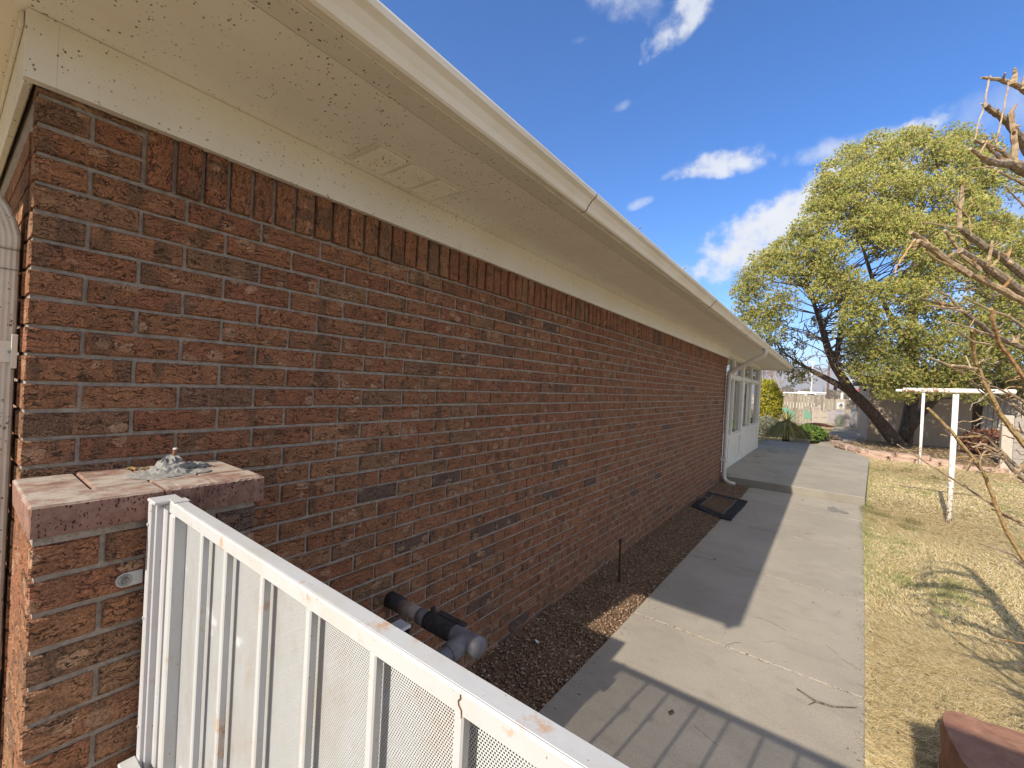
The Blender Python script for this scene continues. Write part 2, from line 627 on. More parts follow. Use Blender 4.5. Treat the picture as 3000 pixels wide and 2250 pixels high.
def color_attr_material(name, rough=0.9, trans=0.0, noise=0.25, scale=60.0, spec=0.2, centre=None):
    m, nt = material(name)
    c = nt.attr('col', 0)
    n = nt.noise(nt.pos(), scale, 3.0, 0.6)
    col = nt.mix(nt.mapr(n, 0.3, 0.7, 0.0, 1.0), nt.mix(noise, c, (0, 0, 0)), nt.mix(noise * 0.3, c, (0.8, 0.8, 0.7)))
    nrm = None
    if centre is not None:      # leaf clusters shade by the side of the crown they sit on
        out = nt.vmath('NORMALIZE', nt.vmath('SUBTRACT', nt.pos(), centre))
        nrm = nt.vmath('NORMALIZE', nt.vmath('ADD', nt.vmath('MULTIPLY', out, (0.7, 0.7, 0.7)), nt.vmath('MULTIPLY', nt.nor(), (0.6, 0.6, 0.6))))
    finish(nt, col, rough, nrm, spec)
    if trans > 0:
        tr = nt.new('ShaderNodeBsdfTranslucent')
        nt.put(tr.inputs['Color'], col)
        mx = nt.new('ShaderNodeMixShader')
        mx.inputs[0].default_value = trans
        nt.l.new(nt.bs.outputs[0], mx.inputs[1])
        nt.l.new(tr.outputs[0], mx.inputs[2])
        nt.l.new(mx.outputs[0], nt.out.inputs[0])
    return m


def simple_material(name, base, rough=0.8, var=0.3, scale=30.0, bump=0.4, bdist=0.003, stretch=None, spec=0.3, second=None, metal=0.0):
    m, nt = material(name)
    p = nt.pos()
    q = nt.vmath('MULTIPLY', p, stretch) if stretch else p
    n = nt.noise(q, scale, 5.0, 0.62)
    c2 = second if second else tuple(c * (1 - var) for c in base)
    col = nt.mix(nt.mapr(n, 0.32, 0.68), c2, base)
    finish(nt, col, rough, nt.bump(n, bump, bdist), spec, metal)
    return m


M = {}
M['brick'] = brick_material('brick_face', 'object')
M['brick_stuff'] = brick_material('brick_face_far', 'attr')
M['soldier'] = brick_material('brick_soldier', 'object', True)
M['soldier_stuff'] = brick_material('brick_soldier_far', 'attr', True)
M['mortar'] = mortar_material()
M['soffit'] = paint_material('soffit_paint', (0.84, 0.815, 0.755), True, 0.22, 0.6)
M['trim'] = paint_material('trim_paint', (0.74, 0.72, 0.66), True, 0.24, 0.5)
M['trim_plain'] = paint_material('window_trim_paint', (0.70, 0.68, 0.62), False, 0.35, 0.5)
M['gutter'] = paint_material('gutter_enamel', (0.84, 0.815, 0.75), False, 0.5, 0.33)
M['downspout'] = paint_material('downspout_enamel', (0.60, 0.56, 0.50), True, 0.4, 0.4)
M['rust_line'] = simple_material('rusty_joint', (0.17, 0.085, 0.04), 0.9)
M['gate'] = gate_material('gate_paint')
M['gate_panel'] = gate_material('gate_perforated', (0.53, 0.545, 0.56), 0.15, True)
M['jamb'] = gate_material('jamb_paint', (0.47, 0.47, 0.49), 0.12)
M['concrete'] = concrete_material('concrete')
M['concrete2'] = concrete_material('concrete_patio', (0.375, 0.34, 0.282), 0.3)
M['cap'] = simple_material('cap_brick', (0.30, 0.145, 0.115), 0.75, 0.35, 40.0, 0.6, 0.003, second=(0.22, 0.10, 0.08))
M['glass'] = None


def cap_material():
    m, nt = material('cap_brick_dusty')
    p = nt.pos()
    n = nt.noise(p, 30.0, 5.0, 0.62)
    f = nt.noise(p, 240.0, 3.0, 0.65)
    col = nt.mix(nt.mapr(n, 0.3, 0.7), (0.19, 0.10, 0.075), (0.28, 0.165, 0.125))
    pits = nt.mapr(nt.noise(nt.vmath('MULTIPLY', p, (1.0, 1.0, 0.5)), 240.0, 2.0, 0.5), 0.60, 0.66)
    up = nt.mapr(nt.sep(nt.nor())[2], 0.5, 0.9)
    col = nt.mix(nt.math('MULTIPLY', pits, nt.math('SUBTRACT', 1.0, up)), col, (0.045, 0.02, 0.016))
    smear = nt.mapr(nt.noise(nt.vmath('MULTIPLY', p, (1.2, 0.8, 1.0)), 13.0, 7.0, 0.72), 0.36, 0.60)
    col = nt.mix(nt.math('MULTIPLY', nt.math('MULTIPLY', smear, up), 0.85), col, (0.43, 0.39, 0.335))
    h = nt.math('SUBTRACT', nt.math('ADD', n, nt.math('MULTIPLY', f, 0.5)), pits)
    finish(nt, col, 0.85, nt.bump(h, 0.6, 0.002), 0.25)
    return m


M['cap'] = cap_material()


def glass_material():
    m, nt = material('window_glass')
    p = nt.pos()
    n = nt.noise(p, 2.2, 2.0, 0.5)
    finish(nt, nt.mix(nt.mapr(n, 0.3, 0.7), (0.03, 0.035, 0.04), (0.10, 0.105, 0.105)), 0.04, None, 1.0)
    nt.bs.inputs['Coat Weight'].default_value = 0.8
    nt.bs.inputs['Coat Roughness'].default_value = 0.03
    return m


M['glass'] = glass_material()


def rusted_white():
    m, nt = material('rusty_white_pipe')
    p = nt.pos()
    n = nt.noise(p, 34.0, 6.0, 0.66)
    z = nt.sep(p)[2]
    low = nt.mapr(z, 0.2, 1.1, 0.10, 0.0)
    hi = nt.math('MULTIPLY', nt.mapr(z, 1.62, 1.72, 0.0, 0.14), nt.mapr(nt.sep(p)[0], 3.02, 2.7))
    t = nt.math('ADD', nt.math('ADD', n, low), hi)
    col = nt.mix(nt.mapr(t, 0.61, 0.68), (0.80, 0.79, 0.76), (0.27, 0.12, 0.05))
    col = nt.mix(nt.mapr(nt.noise(p, 9.0, 3.0), 0.5, 0.75, 0.0, 0.3), col, (0.55, 0.47, 0.38))
    finish(nt, col, 0.55, nt.bump(n, 0.3, 0.002), 0.4)
    return m


M['post'] = rusted_white()
M['sandstone'] = simple_material('red_sandstone', (0.36, 0.20, 0.135), 0.92, 0.3, 9.0, 0.9, 0.014, second=(0.25, 0.125, 0.088))
M['pinkstone'] = simple_material('pink_sandstone', (0.47, 0.345, 0.275), 0.92, 0.3, 7.0, 0.9, 0.02, second=(0.37, 0.25, 0.195))
M['gravel'] = color_attr_material('gravel_chip', 0.95)
M['grass'] = color_attr_material('dry_grass_blade', 0.8, 0.12, 0.08, 20.0)
M['needles'] = color_attr_material('needle_tuft', 0.75, 0.30, 0.15, 14.0, 0.25, P(2650, 880, 15.0))
M['leaf'] = color_attr_material('shrub_leaf', 0.7, 0.25, 0.15, 30.0)
M['bark'] = simple_material('tree_bark', (0.145, 0.105, 0.080), 0.95, 0.4, 14.0, 1.0, 0.03, (1.0, 1.0, 0.35), second=(0.055, 0.038, 0.03))
M['twig'] = color_attr_material('pale_bark', 0.8, 0.0, 0.45, 70.0)
M['rubber'] = simple_material('black_rubber', (0.030, 0.032, 0.036), 0.75, 0.5, 120.0, 1.0, 0.006)
M['coir'] = simple_material('brown_coir', (0.16, 0.092, 0.048), 0.95, 0.5, 14.0, 0.9, 0.004, (1.0, 5.0, 1.0), second=(0.07, 0.04, 0.022))
M['pipe'] = simple_material('grey_pipe', (0.19, 0.185, 0.205), 0.6, 0.35, 22.0, 0.4)
M['pipe_dark'] = simple_material('pipe_wrap', (0.045, 0.042, 0.042), 0.85, 0.4, 40.0, 0.8)
M['pipe_pale'] = simple_material('pipe_pale', (0.33, 0.27, 0.25), 0.7, 0.35, 30.0, 0.4)
M['rusty'] = simple_material('rusty_iron', (0.085, 0.045, 0.028), 0.9, 0.5, 60.0, 0.8)
M['steel'] = simple_material('zinc_bolt', (0.34, 0.34, 0.34), 0.45, 0.5, 90.0, 0.3, metal=0.5)
M['white'] = simple_material('white_plastic', (0.75, 0.76, 0.78), 0.4, 0.1)
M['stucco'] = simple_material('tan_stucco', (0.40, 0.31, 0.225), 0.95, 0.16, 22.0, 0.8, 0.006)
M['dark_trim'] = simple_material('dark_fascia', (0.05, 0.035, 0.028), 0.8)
M['old_wood'] = simple_material('grey_boards', (0.42, 0.37, 0.31), 0.9, 0.35, 5.0, 0.7, 0.004, (9.0, 1.0, 0.9), second=(0.26, 0.225, 0.19))
M['block'] = simple_material('grey_block', (0.33, 0.30, 0.275), 0.95, 0.2, 26.0, 0.8, 0.004)
M['roof'] = simple_material('roof_shingle', (0.16, 0.13, 0.11), 0.95, 0.4, 12.0, 0.8, 0.01)


# ------------------------------------------------------------------ ground
def G(x, y):
    t = min(1.0, max(0.0, (y - 14.0) / 14.0))
    return 0.13 * t * t * (3 - 2 * t) - 0.012


def ground_material():
    m, nt = material('lawn_soil')
    p = nt.pos()
    a = nt.noise(p, 0.9, 5.0, 0.62)
    b = nt.noise(p, 7.0, 5.0, 0.65)
    c = nt.noise(nt.vmath('MULTIPLY', p, (1.0, 1.6, 1.0)), 70.0, 4.0, 0.7)
    col = nt.mix(nt.mapr(b, 0.3, 0.7), (0.42, 0.32, 0.17), (0.58, 0.455, 0.25))
    col = nt.mix(nt.math('MULTIPLY', nt.mapr(a, 0.48, 0.62, 0.0, 0.75), nt.mapr(b, 0.42, 0.6)), col, (0.34, 0.30, 0.12))
    col = nt.mix(nt.mapr(c, 0.35, 0.65, 0.4, 0.0), col, (0.16, 0.11, 0.055))
    s = nt.sep(p)
    farf = nt.mapr(s[1], 28.6, 29.4)
    col = nt.mix(farf, col, nt.mix(nt.mapr(nt.noise(p, 0.05, 4.0), 0.35, 0.65), (0.45, 0.35, 0.21), (0.34, 0.27, 0.17)))
    finish(nt, col, 0.95, nt.bump(nt.math('ADD', b, c), 0.9, 0.02), 0.1)
    return m


def build_ground():
    mb = MB()
    xs = [-1500, -600, -120, -30, -8, -2, 0, 1, 2, 3, 4, 6, 9, 14, 30, 120, 600, 2400]
    ys = [-900, -300, -40, -8, 0, 3, 6, 9, 12, 14, 16, 18, 20, 22, 24, 26, 28, 34, 60, 150, 500, 1200, 2600]
    for y in ys:
        for x in xs:
            mb.v.append((x, y, G(x, y) - 0.02))
    nx = len(xs)
    for j in range(len(ys) - 1):
        for i in range(nx - 1):
            a = j * nx + i
            mb.face([a, a + 1, a + 1 + nx, a + nx])
    o = mb.build('ground', ground_material(), None, True)
    tag(o, kind='structure')


build_ground()


def slab(corners, ztop, zbot, ch=0.0042, seed=0):
    """one cast panel: chamfered top edge"""
    mb = MB()
    n = len(corners)
    c = np.array(corners, float)
    ctr = c.mean(0)
    ins = []
    for i in range(n):
        a, b, d = c[i - 1], c[i], c[(i + 1) % n]
        e1 = (b - a) / np.linalg.norm(b - a)
        e2 = (d - b) / np.linalg.norm(d - b)
        n1 = np.array([-e1[1], e1[0]])
        n2 = np.array([-e2[1], e2[0]])
        k = (n1 + n2)
        k = k / max(0.3, np.dot(k, n1))
        ins.append(b + k * ch)
    for q in ins:
        mb.v.append((q[0], q[1], ztop))
    for q in c:
        mb.v.append((q[0], q[1], ztop - ch * 0.8))
    for q in c:
        mb.v.append((q[0], q[1], zbot))
    mb.face(range(n))
    for r in (0, 1):
        for i in range(n):
            j = (i + 1) % n
            mb.face([r * n + i, (r + 1) * n + i, (r + 1) * n + j, r * n + j])
    return mb


def lerp(a, b, t):
    return a + (b - a) * t


def path_edges(y):
    xl = np.interp(y, [-3, 1.7, 2.9, 5.8, 8.34], [0.42, 0.445, 0.462, 0.478, 0.50])
    xr = np.interp(y, [-3, 2.34, 4.85, 7.0, 8.34], [1.44, 1.712, 1.838, 1.93, 1.99])
    return xl, xr


def build_paving():
    fp = thing('footpath', (1.1, 4.0, 0), None, None)
    tag(fp, kind='structure')
    ys = [-3.0, -1.45, 0.0, 1.45, 2.905, 4.345, 5.79, 7.26, 8.335]
    g = 0.0025
    for i in range(len(ys) - 1):
        y0, y1 = ys[i] + g, ys[i + 1] - g
        l0, r0 = path_edges(y0)
        l1, r1 = path_edges(y1)
        pts = [(l0, y0), (r0, y0), (r1, y1), (l1, y1)]
        if i == len(ys) - 2:
            pts = [(l0, y0), (r0, y0), (r1, y1), (l1 + 0.02, y1), (l1 - 0.03, y1 - 0.12)]
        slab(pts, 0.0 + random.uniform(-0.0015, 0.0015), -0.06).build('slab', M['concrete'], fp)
    mb = MB()
    mb.hexa([(0.43, -3, -0.08), (1.42, -3, -0.08), (1.97, 8.33, -0.08), (0.47, 8.33, -0.08),
             (0.43, -3, -0.016), (1.42, -3, -0.016), (1.97, 8.33, -0.016), (0.47, 8.33, -0.016)])
    mb.build('joint_filler', M['mortar'], fp)
    pt = thing('patio', (1.0, 12.0, 0), None, None)
    tag(pt, kind='structure')
    z = 0.125

    def xr(y):
        return float(np.interp(y, [8.3, 14.05], [2.01, 2.385]))
    ys = [8.345, 11.02, 14.05]
    for i in range(2):
        y0, y1 = ys[i] + (g if i else 0), ys[i + 1] - g
        slab([(-0.12 if i else 0.115, y0), (xr(y0), y0), (xr(y1), y1), (-0.12, y1)] if i else
             [(0.115, y0), (xr(y0), y0), (xr(y1), y1), (-0.12, y1), (-0.12, y0 + 0.25), (0.115, y0 + 0.25)],
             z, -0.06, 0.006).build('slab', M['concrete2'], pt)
    slab([(-0.12, 14.054), (2.385, 14.054), (2.33, 14.45), (2.12, 15.3), (1.68, 16.3), (1.05, 16.62), (-0.12, 16.5)],
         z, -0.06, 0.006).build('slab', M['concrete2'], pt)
    mb = MB()
    mb.box(-0.1, 1.95, 8.37, 14.0, -0.05, z - 0.014)
    mb.build('joint_filler', M['mortar'], pt)
    sw = thing('sidewalk', (2.0, 23, 0), None, None)
    tag(sw, kind='structure')
    cuts = [17.3, 19.3, 21.4, 23.6, 25.9, 28.35]
    for i in range(5):
        y0, y1 = cuts[i] + g, cuts[i + 1] - g
        L = lambda y: 1.27 + (y - 17.3) * 0.052
        R = lambda y: 2.52 + (y - 17.3) * 0.052
        zt = 0.10 + 0.015 * i
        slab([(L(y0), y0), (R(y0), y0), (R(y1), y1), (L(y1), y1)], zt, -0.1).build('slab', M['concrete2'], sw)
    # dark wear marks on the patio and the wet stain on the path lie flush as thin sheets
    rr = random.Random(5)

    def patch(name, cx, cy, rx, ry, z, mat, parent, seed, ang=0.0):
        r2 = random.Random(seed)
        mb = MB()
        k = 18
        ca, sa = math.cos(ang), math.sin(ang)
        for i in range(k):
            a = 2 * math.pi * i / k
            q = r2.uniform(0.72, 1.15)
            x, y = rx * q * math.cos(a), ry * q * math.sin(a)
            mb.v.append((cx + x * ca - y * sa, cy + x * sa + y * ca, z))
        mb.face(range(k))
        mb.build(name, mat, parent)
    stain = simple_material('damp_stain', (0.24, 0.225, 0.20), 0.85, 0.2, 40.0, 0.3)
    crackm = simple_material('dark_tar_crack', (0.055, 0.05, 0.045), 0.9, 0.3, 60.0, 0.3)
    patch('stain', 1.63, 7.68, 0.075, 0.20, 0.004, stain, fp, 3, 0.1)
    patch('stain', 1.73, 7.60, 0.09, 0.08, 0.0045, stain, fp, 4, -0.4)
    for k, (cx, cy, rx, ry) in enumerate([(0.22, 13.55, .05, .03), (0.36, 13.5, .12, .022), (0.62, 13.62, .10, .02), (0.30, 13.1, .06, .05),
                                          (0.45, 12.95, .10, .035), (0.2, 12.5, .05, .03), (0.75, 13.58, .12, .015), (0.18, 11.6, .08, .04),
                                          (0.32, 10.65, .06, .02), (0.12, 12.0, .03, .05)]):
        patch('tar_patch', cx, cy, rx, ry, z + 0.004, crackm, pt, 20 + k, rr.uniform(-.4, .4))
    chalk = simple_material('chalky_scuff', (0.55, 0.53, 0.49), 0.9, 0.35, 60.0, 0.3, second=(0.40, 0.37, 0.32))


build_paving()


def gravel_bed():
    m, nt = material('bed_soil')
    p = nt.pos()
    n = nt.noise(p, 90.0, 4.0, 0.7)
    n2 = nt.noise(p, 8.0, 4.0, 0.6)
    col = nt.mix(nt.mapr(n, 0.35, 0.65), (0.10, 0.058, 0.034), (0.30, 0.19, 0.115))
    col = nt.mix(nt.mapr(n2, 0.4, 0.7, 0.0, 0.5), col, (0.13, 0.085, 0.055))
    finish(nt, col, 0.95, nt.bump(n, 1.0, 0.012), 0.1)
    mb = MB()
    ys = np.linspace(-3, 8.34, 60)
    rr = random.Random(3)
    for y in ys:
        xl, _ = path_edges(y)
        for k in range(7):
            t = k / 6
            x = lerp(-0.02, xl + 0.012, t)
            mb.v.append((x, y, -0.012 + 0.028 * (1 - t) + rr.uniform(-0.006, 0.006) - (0.012 if k == 6 else 0)))
    for j in range(len(ys) - 1):
        for i in range(6):
            a = j * 7 + i
            mb.face([a, a + 1, a + 8, a + 7])
    tag(mb.build('gravel_bed', m, None, True), kind='structure')
    # chips
    n = 15000
    y = rng.uniform(0.5, 8.3, n)
    y = 0.5 + (y - 0.5) ** 1.25 / (7.8 ** 0.25)
    xl = np.interp(y, [-3, 1.7, 2.9, 5.8, 8.34], [0.42, 0.445, 0.462, 0.478, 0.50])
    x = rng.uniform(0.0, 1.0, n) * (xl + 0.004)
    z = 0.002 + 0.026 * (1 - x / xl) - 0.012 + rng.uniform(0, 0.012, n)
    chips(n, x, y, z, rng.uniform(0.0035, 0.0095, n), 'gravel',
          [(0.30, 0.185, 0.11), (0.22, 0.12, 0.07), (0.36, 0.25, 0.16), (0.14, 0.08, 0.05), (0.42, 0.31, 0.21), (0.26, 0.15, 0.09)])


def chips(n, x, y, z, s, name, palette, flat=0.55, mat=None):
    base = np.array([(1, 0, 0), (0, 1, 0), (-1, 0, 0), (0, -1, 0), (0, 0, 1), (0, 0, -1)], float)
    tris = np.array([(0, 1, 4), (1, 2, 4), (2, 3, 4), (3, 0, 4), (1, 0, 5), (2, 1, 5), (3, 2, 5), (0, 3, 5)])
    V = np.repeat(base[None], n, 0)
    V = V * rng.uniform(0.6, 1.3, (n, 6, 1))
    V[:, :, 0] *= rng.uniform(0.8, 2.2, (n, 1))
    V[:, :, 2] *= flat
    a = rng.uniform(0, 2 * np.pi, n)
    c, sn = np.cos(a)[:, None], np.sin(a)[:, None]
    X = V[:, :, 0] * c - V[:, :, 1] * sn
    Y = V[:, :, 0] * sn + V[:, :, 1] * c
    V = np.stack([X, Y, V[:, :, 2] + 0.25 * X * rng.uniform(-1, 1, (n, 1))], 2) * s[:, None, None]
    V += np.stack([x, y, z], 1)[:, None, :]
    F = (np.arange(n) * 6)[:, None, None] + tris[None]
    pal = np.array(palette)
    cc = pal[rng.integers(0, len(pal), n)] * rng.uniform(0.7, 1.2, (n, 1))
    o = np_mesh(name, V.reshape(-1, 3), F.reshape(-1, 3), np.repeat(cc, 8, 0), mat or M['gravel'])
    return tag(o, kind='stuff')


gravel_bed()


# ------------------------------------------------------------------ the brick house
HL = 0.2032
HC = HL / 3
Z0 = 29.2 * HC
house = thing('brick_house', (0, 4, 0), 'single storey brown brick house with white eaves and a glazed far end', 'house')


def brick_mb(ly, lz, dx=0.055, seed=0, axis='y', endcol=None):
    """rough faced brick; face at local x=0 looking +x, running along local y, about its middle"""
    rr = random.Random(seed)
    mb = MB()
    hy, hz = ly / 2, lz / 2
    # perimeter of 10 points
    per = []
    for t in (-1, -0.33, 0.36):
        per.append((t * hy, -hz))
    per += [(hy, -hz), (hy, 0.1 * hz)]
    for t in (1, 0.3, -0.37):
        per.append((t * hy, hz))
    per += [(-hy, hz), (-hy, -0.1 * hz)]
    # order check: bottom left -> right, up, top right -> left, down
    n = len(per)
    e = 0.0028
    for (a, b) in per:
        s = 1 - e / hy
        k = 1 - e / hz
        mb.v.append((rr.uniform(-0.0012, 0.0014), a * s + rr.uniform(-.0012, .0012), b * k + rr.uniform(-.0014, .0014)))
    for (a, b) in per:
        mb.v.append((-0.0042, a + rr.uniform(-.0012, .0008), b + rr.uniform(-.0012, .0012)))
    for (a, b) in per:
        mb.v.append((-dx, a, b))
    mb.face(range(n))
    for r in (0, 1):
        for i in range(n):
            j = (i + 1) % n
            mb.face([r * n + i, (r + 1) * n + i, (r + 1) * n + j, r * n + j])
    return mb


def mesh_of(mb, name, mat):
    me = bpy.data.meshes.new(name)
    me.from_pydata(mb.v, [], mb.f)
    me.materials.append(mat)
    me.update()
    return me


JT = 0.0098
FULL_L, HALF_L, BH = HL - JT, HL / 2 - JT, HC - JT
full_m = [mesh_of(brick_mb(FULL_L, BH, 0.055, k), 'brick_full', M['brick']) for k in range(6)]
half_m = [mesh_of(brick_mb(HALF_L, BH, 0.055, 40 + k), 'brick_half', M['brick']) for k in range(4)]
sold_m = [mesh_of(brick_mb(HC - 0.0125, FULL_L, 0.055, 60 + k), 'brick_soldier', M['soldier']) for k in range(5)]


def build_wall():
    wall = MB()
    wall.box(-0.30, -0.0075, 0.0095, 8.378, -0.12, 2.30)          # mortar body, joints sit 7 mm behind the brick faces
    wallo = wall.build('wall', M['mortar'], house)
    rr = random.Random(21)
    items = []            # (kind, y, z, length)
    END = 8.385
    for r in range(-4, 30):
        z = Z0 - r * HC
        odd = r % 2
        y = 0.0
        first = True
        while y < END - 0.03:
            L = (HL / 2 if (odd and first) else HL)
            first = False
            y1 = min(y + L, END + JT / 2)
            if r <= -2 and y > 0.2032 - 0.01:
                break
            if r <= -2:
                y1 = min(y1, 0.2032)
            ln = y1 - y - JT
            kind = 'full' if abs(ln - FULL_L) < 0.004 else 'half'
            if ln > 0.03:
                items.append((kind, (y + y1) / 2 - (0 if y > 0 else 0.0), z, ln))
            y = y1
    y = 0.2032
    zs = Z0 + 1.5 * HC + HL / 2
    while y < END - 0.04:
        items.append(('soldier', y + HC / 2, zs, 0))
        y += HC
    # which 300 show largest
    def size(it):
        d = np.array([0.0, it[1], it[2]]) - CP
        dist = np.linalg.norm(d)
        hidden = 0.0 if (it[1] < 0.45 and it[2] < 1.26) else 1.0
        # behind the gate
        dep = CR @ d
        u, v = 1500 + FPX * dep[0] / dep[2], 1125 + FPX * dep[1] / dep[2]
        if u > 480 and v > 1470 + (u - 500) * 0.585:
            hidden = 0.0
        if v < -20 or u < -20 or v > 2250:
            hidden = 0.0
        if it[0] == 'soldier' and False:
            hidden *= 0.8
        k = {'full': 1.0, 'half': 0.5, 'soldier': 0.7}[it[0]]
        return hidden * k * abs(d[0]) / dist ** 3
    order = sorted(range(len(items)), key=lambda i: -size(items[i]))
    near = set(order[:298])
    far = MB()
    fars = MB()
    for i, (kind, y, z, ln) in enumerate(items):
        jx = rr.uniform(-0.0016, 0.0016) + (0.009 + rr.uniform(-0.003, 0.003) if kind == 'soldier' else 0.0)
        jz = rr.uniform(-0.0012, 0.0012)
        if i in near:
            me = rr.choice(full_m if kind == 'full' else half_m if kind == 'half' else sold_m)
            o = bpy.data.objects.new('brick', me)
            COL.objects.link(o)
            o.location = (jx, y, z + jz)
            if kind == 'half' and abs(ln - HALF_L) > 0.004:
                o.scale = (1, ln / HALF_L, 1)
            o.rotation_euler = (rr.uniform(-.004, .004) + (math.pi if rr.random() < 0.5 and False else 0), 0, rr.uniform(-.004, .004))
            adopt(o, wallo)
            ABS.setdefault(wallo.name, Vector((0, 0, 0)))
        else:
            if kind == 'soldier':
                src, mbt = brick_mb(HC - 0.0125, FULL_L, 0.05, rr.randint(0, 9999)), fars
            else:
                src, mbt = brick_mb(ln, BH, 0.05, rr.randint(0, 9999)), far
            n = len(mbt.v)
            c = rr.random()
            mbt.v.extend([(a + jx, b + y, cc + z + jz) for (a, b, cc) in src.v])
            for f in src.f:
                mbt.face([n + q for q in f], (c, c, c))
    # south return beyond the crack, set back a little
    src_rows = range(-2, 30)
    for r in src_rows:
        z = Z0 - r * HC
        x = -0.062 - (HL / 2 if r % 2 else 0)
        segs = [(-0.062, x)] if r % 2 else []
        while x > -1.6:
            segs.append((x, x - HL))
            x -= HL
        for (a, b) in segs:
            c = rr.random() * 0.8
            far.box(b + JT, a, 0.001 + rr.uniform(0, .002), 0.05, z - BH / 2, z + BH / 2, (c, c, c))
    o = far.build('brick', M['brick_stuff'], wallo)
    tag(o, kind='stuff')
    o = fars.build('brick', M['soldier_stuff'], wallo)
    tag(o, 'upright soldier bricks under the white frieze board', kind='stuff')
    ret = MB()
    ret.box(-1.8, -0.062, 0.008, 0.30, -0.12, 2.30)
    ret.build('south_wall', M['mortar'], house)
    return wallo


wall_obj = build_wall()


# ------------------------------------------------------------------ eaves, gutter, roof
ZS = 2.388
Y_S, Y_N = -0.62, 14.50       # soffit ends


def build_eaves():
    # soffit board and outer trim board with a groove between
    mb = MB()
    mb.box(-0.35, 0.478, Y_S + 0.084, Y_N, ZS, ZS + 0.012)
    mb.box(-9.0, -0.35, Y_S + 0.084, 0.35, ZS, ZS + 0.012)
    so = mb.build('soffit', M['soffit'], house)
    mb = MB()
    mb.box(0.482, 0.562, Y_S, Y_N, ZS - 0.001, ZS + 0.014)
    mb.box(-9.0, 0.4815, Y_S, Y_S + 0.080, ZS - 0.001, ZS + 0.014)
    mb.build('soffit_edge_board', M['trim'], house)
    mb = MB()
    mb.box(0.4785, 0.4815, Y_S + 0.08, Y_N, ZS + 0.008, ZS + 0.013)
    mb.build('soffit_groove', M['rust_line'], house)
    # frieze boards
    mb = MB()
    mb.bbox(0.004, 0.030, 0.0327, 8.40, 2.232, ZS - 0.0015, 0.0004)
    mb.build('frieze_board', M['trim'], house)
    mb = MB()
    mb.bbox(0.004, 0.0297, -0.0185, 0.0325, 2.232, ZS - 0.0015, 0.0004)
    mb.build('frieze_board', M['trim'], house)
    mb = MB()
    mb.bbox(-2.5, 0.003, -0.0185, -0.001, 2.232, ZS - 0.0015, 0.003)
    mb.bbox(-2.5, 0.0035, -0.0265, -0.019, 2.355, ZS - 0.0015, 0.002)
    mb.build('frieze_board', M['trim'], house)
    # far end fascia
    mb = MB()
    mb.box(-3.0, 0.590, Y_N + 0.001, Y_N + 0.02, ZS - 0.045, ZS + 0.085)
    mb.build('end_fascia', M['trim'], house)
    # gutter: ogee outline on both eaves
    def prof(s, o):      # s: outward sign offset function
        return [(0.564, ZS + 0.085), (0.564, ZS + 0.004), (0.586, ZS + 0.003), (0.594, ZS + 0.008), (0.604, ZS + 0.026), (0.620, ZS + 0.046),
                (0.638, ZS + 0.057), (0.643, ZS + 0.070), (0.640, ZS + 0.078), (0.636, ZS + 0.073), (0.632, ZS + 0.064), (0.612, ZS + 0.052),
                (0.590, ZS + 0.022), (0.570, ZS + 0.012), (0.569, ZS + 0.085)]
    mb = MB()
    mb.prism(prof(0, 0), 1, Y_S - 0.075, 14.72)
    g = mb.build('gutter', M['gutter'], house)
    mb = MB()
    pr = [(-(a - 0.564) + Y_S - 0.002, b) for a, b in prof(0, 0)]
    mb.prism(pr[::-1], 0, -9.0, 0.5615)
    mb.build('gutter', M['gutter'], house)
    # section joints: dark lapped seams round the gutter
    for y in (1.62, 4.15, 6.35, 8.66):
        mb = MB()
        pp = [(a + 0.0018 * (1 if a > 0.57 else 0), b - 0.0016) for a, b in prof(0, 0)[1:9]]
        back = [(a - 0.002, b + 0.002) for a, b in pp]
        mb.prism(pp + back[::-1], 1, y, y + (0.0035 if y < 3 else 0.009))
        mb.build('gutter_joint', M['rust_line'], g)
    # strap hangers poking over the lip
    for y in (2.15, 3.05, 4.9, 5.9, 7.3):
        mb = MB()
        mb.tube([(0.600, y, ZS + 0.074), (0.640, y, ZS + 0.083), (0.652, y, ZS + 0.088), (0.650, y, ZS + 0.098)], 0.0035, 5)
        mb.build('gutter_hanger', M['steel'], g)
    # hip roof
    mb = MB()
    zr = ZS + 0.075
    a, b, c, d = (0.565, Y_S - 0.004, zr), (0.565, 14.72, zr), (-9.6, 14.72, zr), (-9.6, Y_S - 0.004, zr)
    e, f = (-4.5, 4.4, zr + 1.55), (-4.5, 9.7, zr + 1.55)
    mb.v = [a, b, c, d, e, f]
    for q in ((0, 1, 5, 4), (1, 2, 5), (2, 3, 4, 5), (3, 0, 4)):
        mb.face(q)
    mb.build('roof', M['roof'], house)
    # eave vent with three ribbed fields
    vent = MB()
    zv = ZS - 0.0005
    vent.bbox(0.058, 0.256, 0.752, 1.178, zv - 0.0045, zv, 0.002)
    v = vent.build('soffit_vent', M['trim'], house)
    fields = [(0.772, 0.892), (0.908, 1.03), (1.046, 1.158)]
    for (y0, y1) in fields:
        mb = MB()
        k = 15
        for i in range(k):
            x = 0.074 + 0.166 * i / (k - 1)
            mb.prism([(x - 0.0036, zv - 0.0047), (x + 0.0036, zv - 0.0047), (x + 0.0012, zv - 0.0082), (x - 0.0026, zv - 0.0082)], 1, y0, y1)
        mb.build('louver_field', M['soffit'], v)


build_eaves()


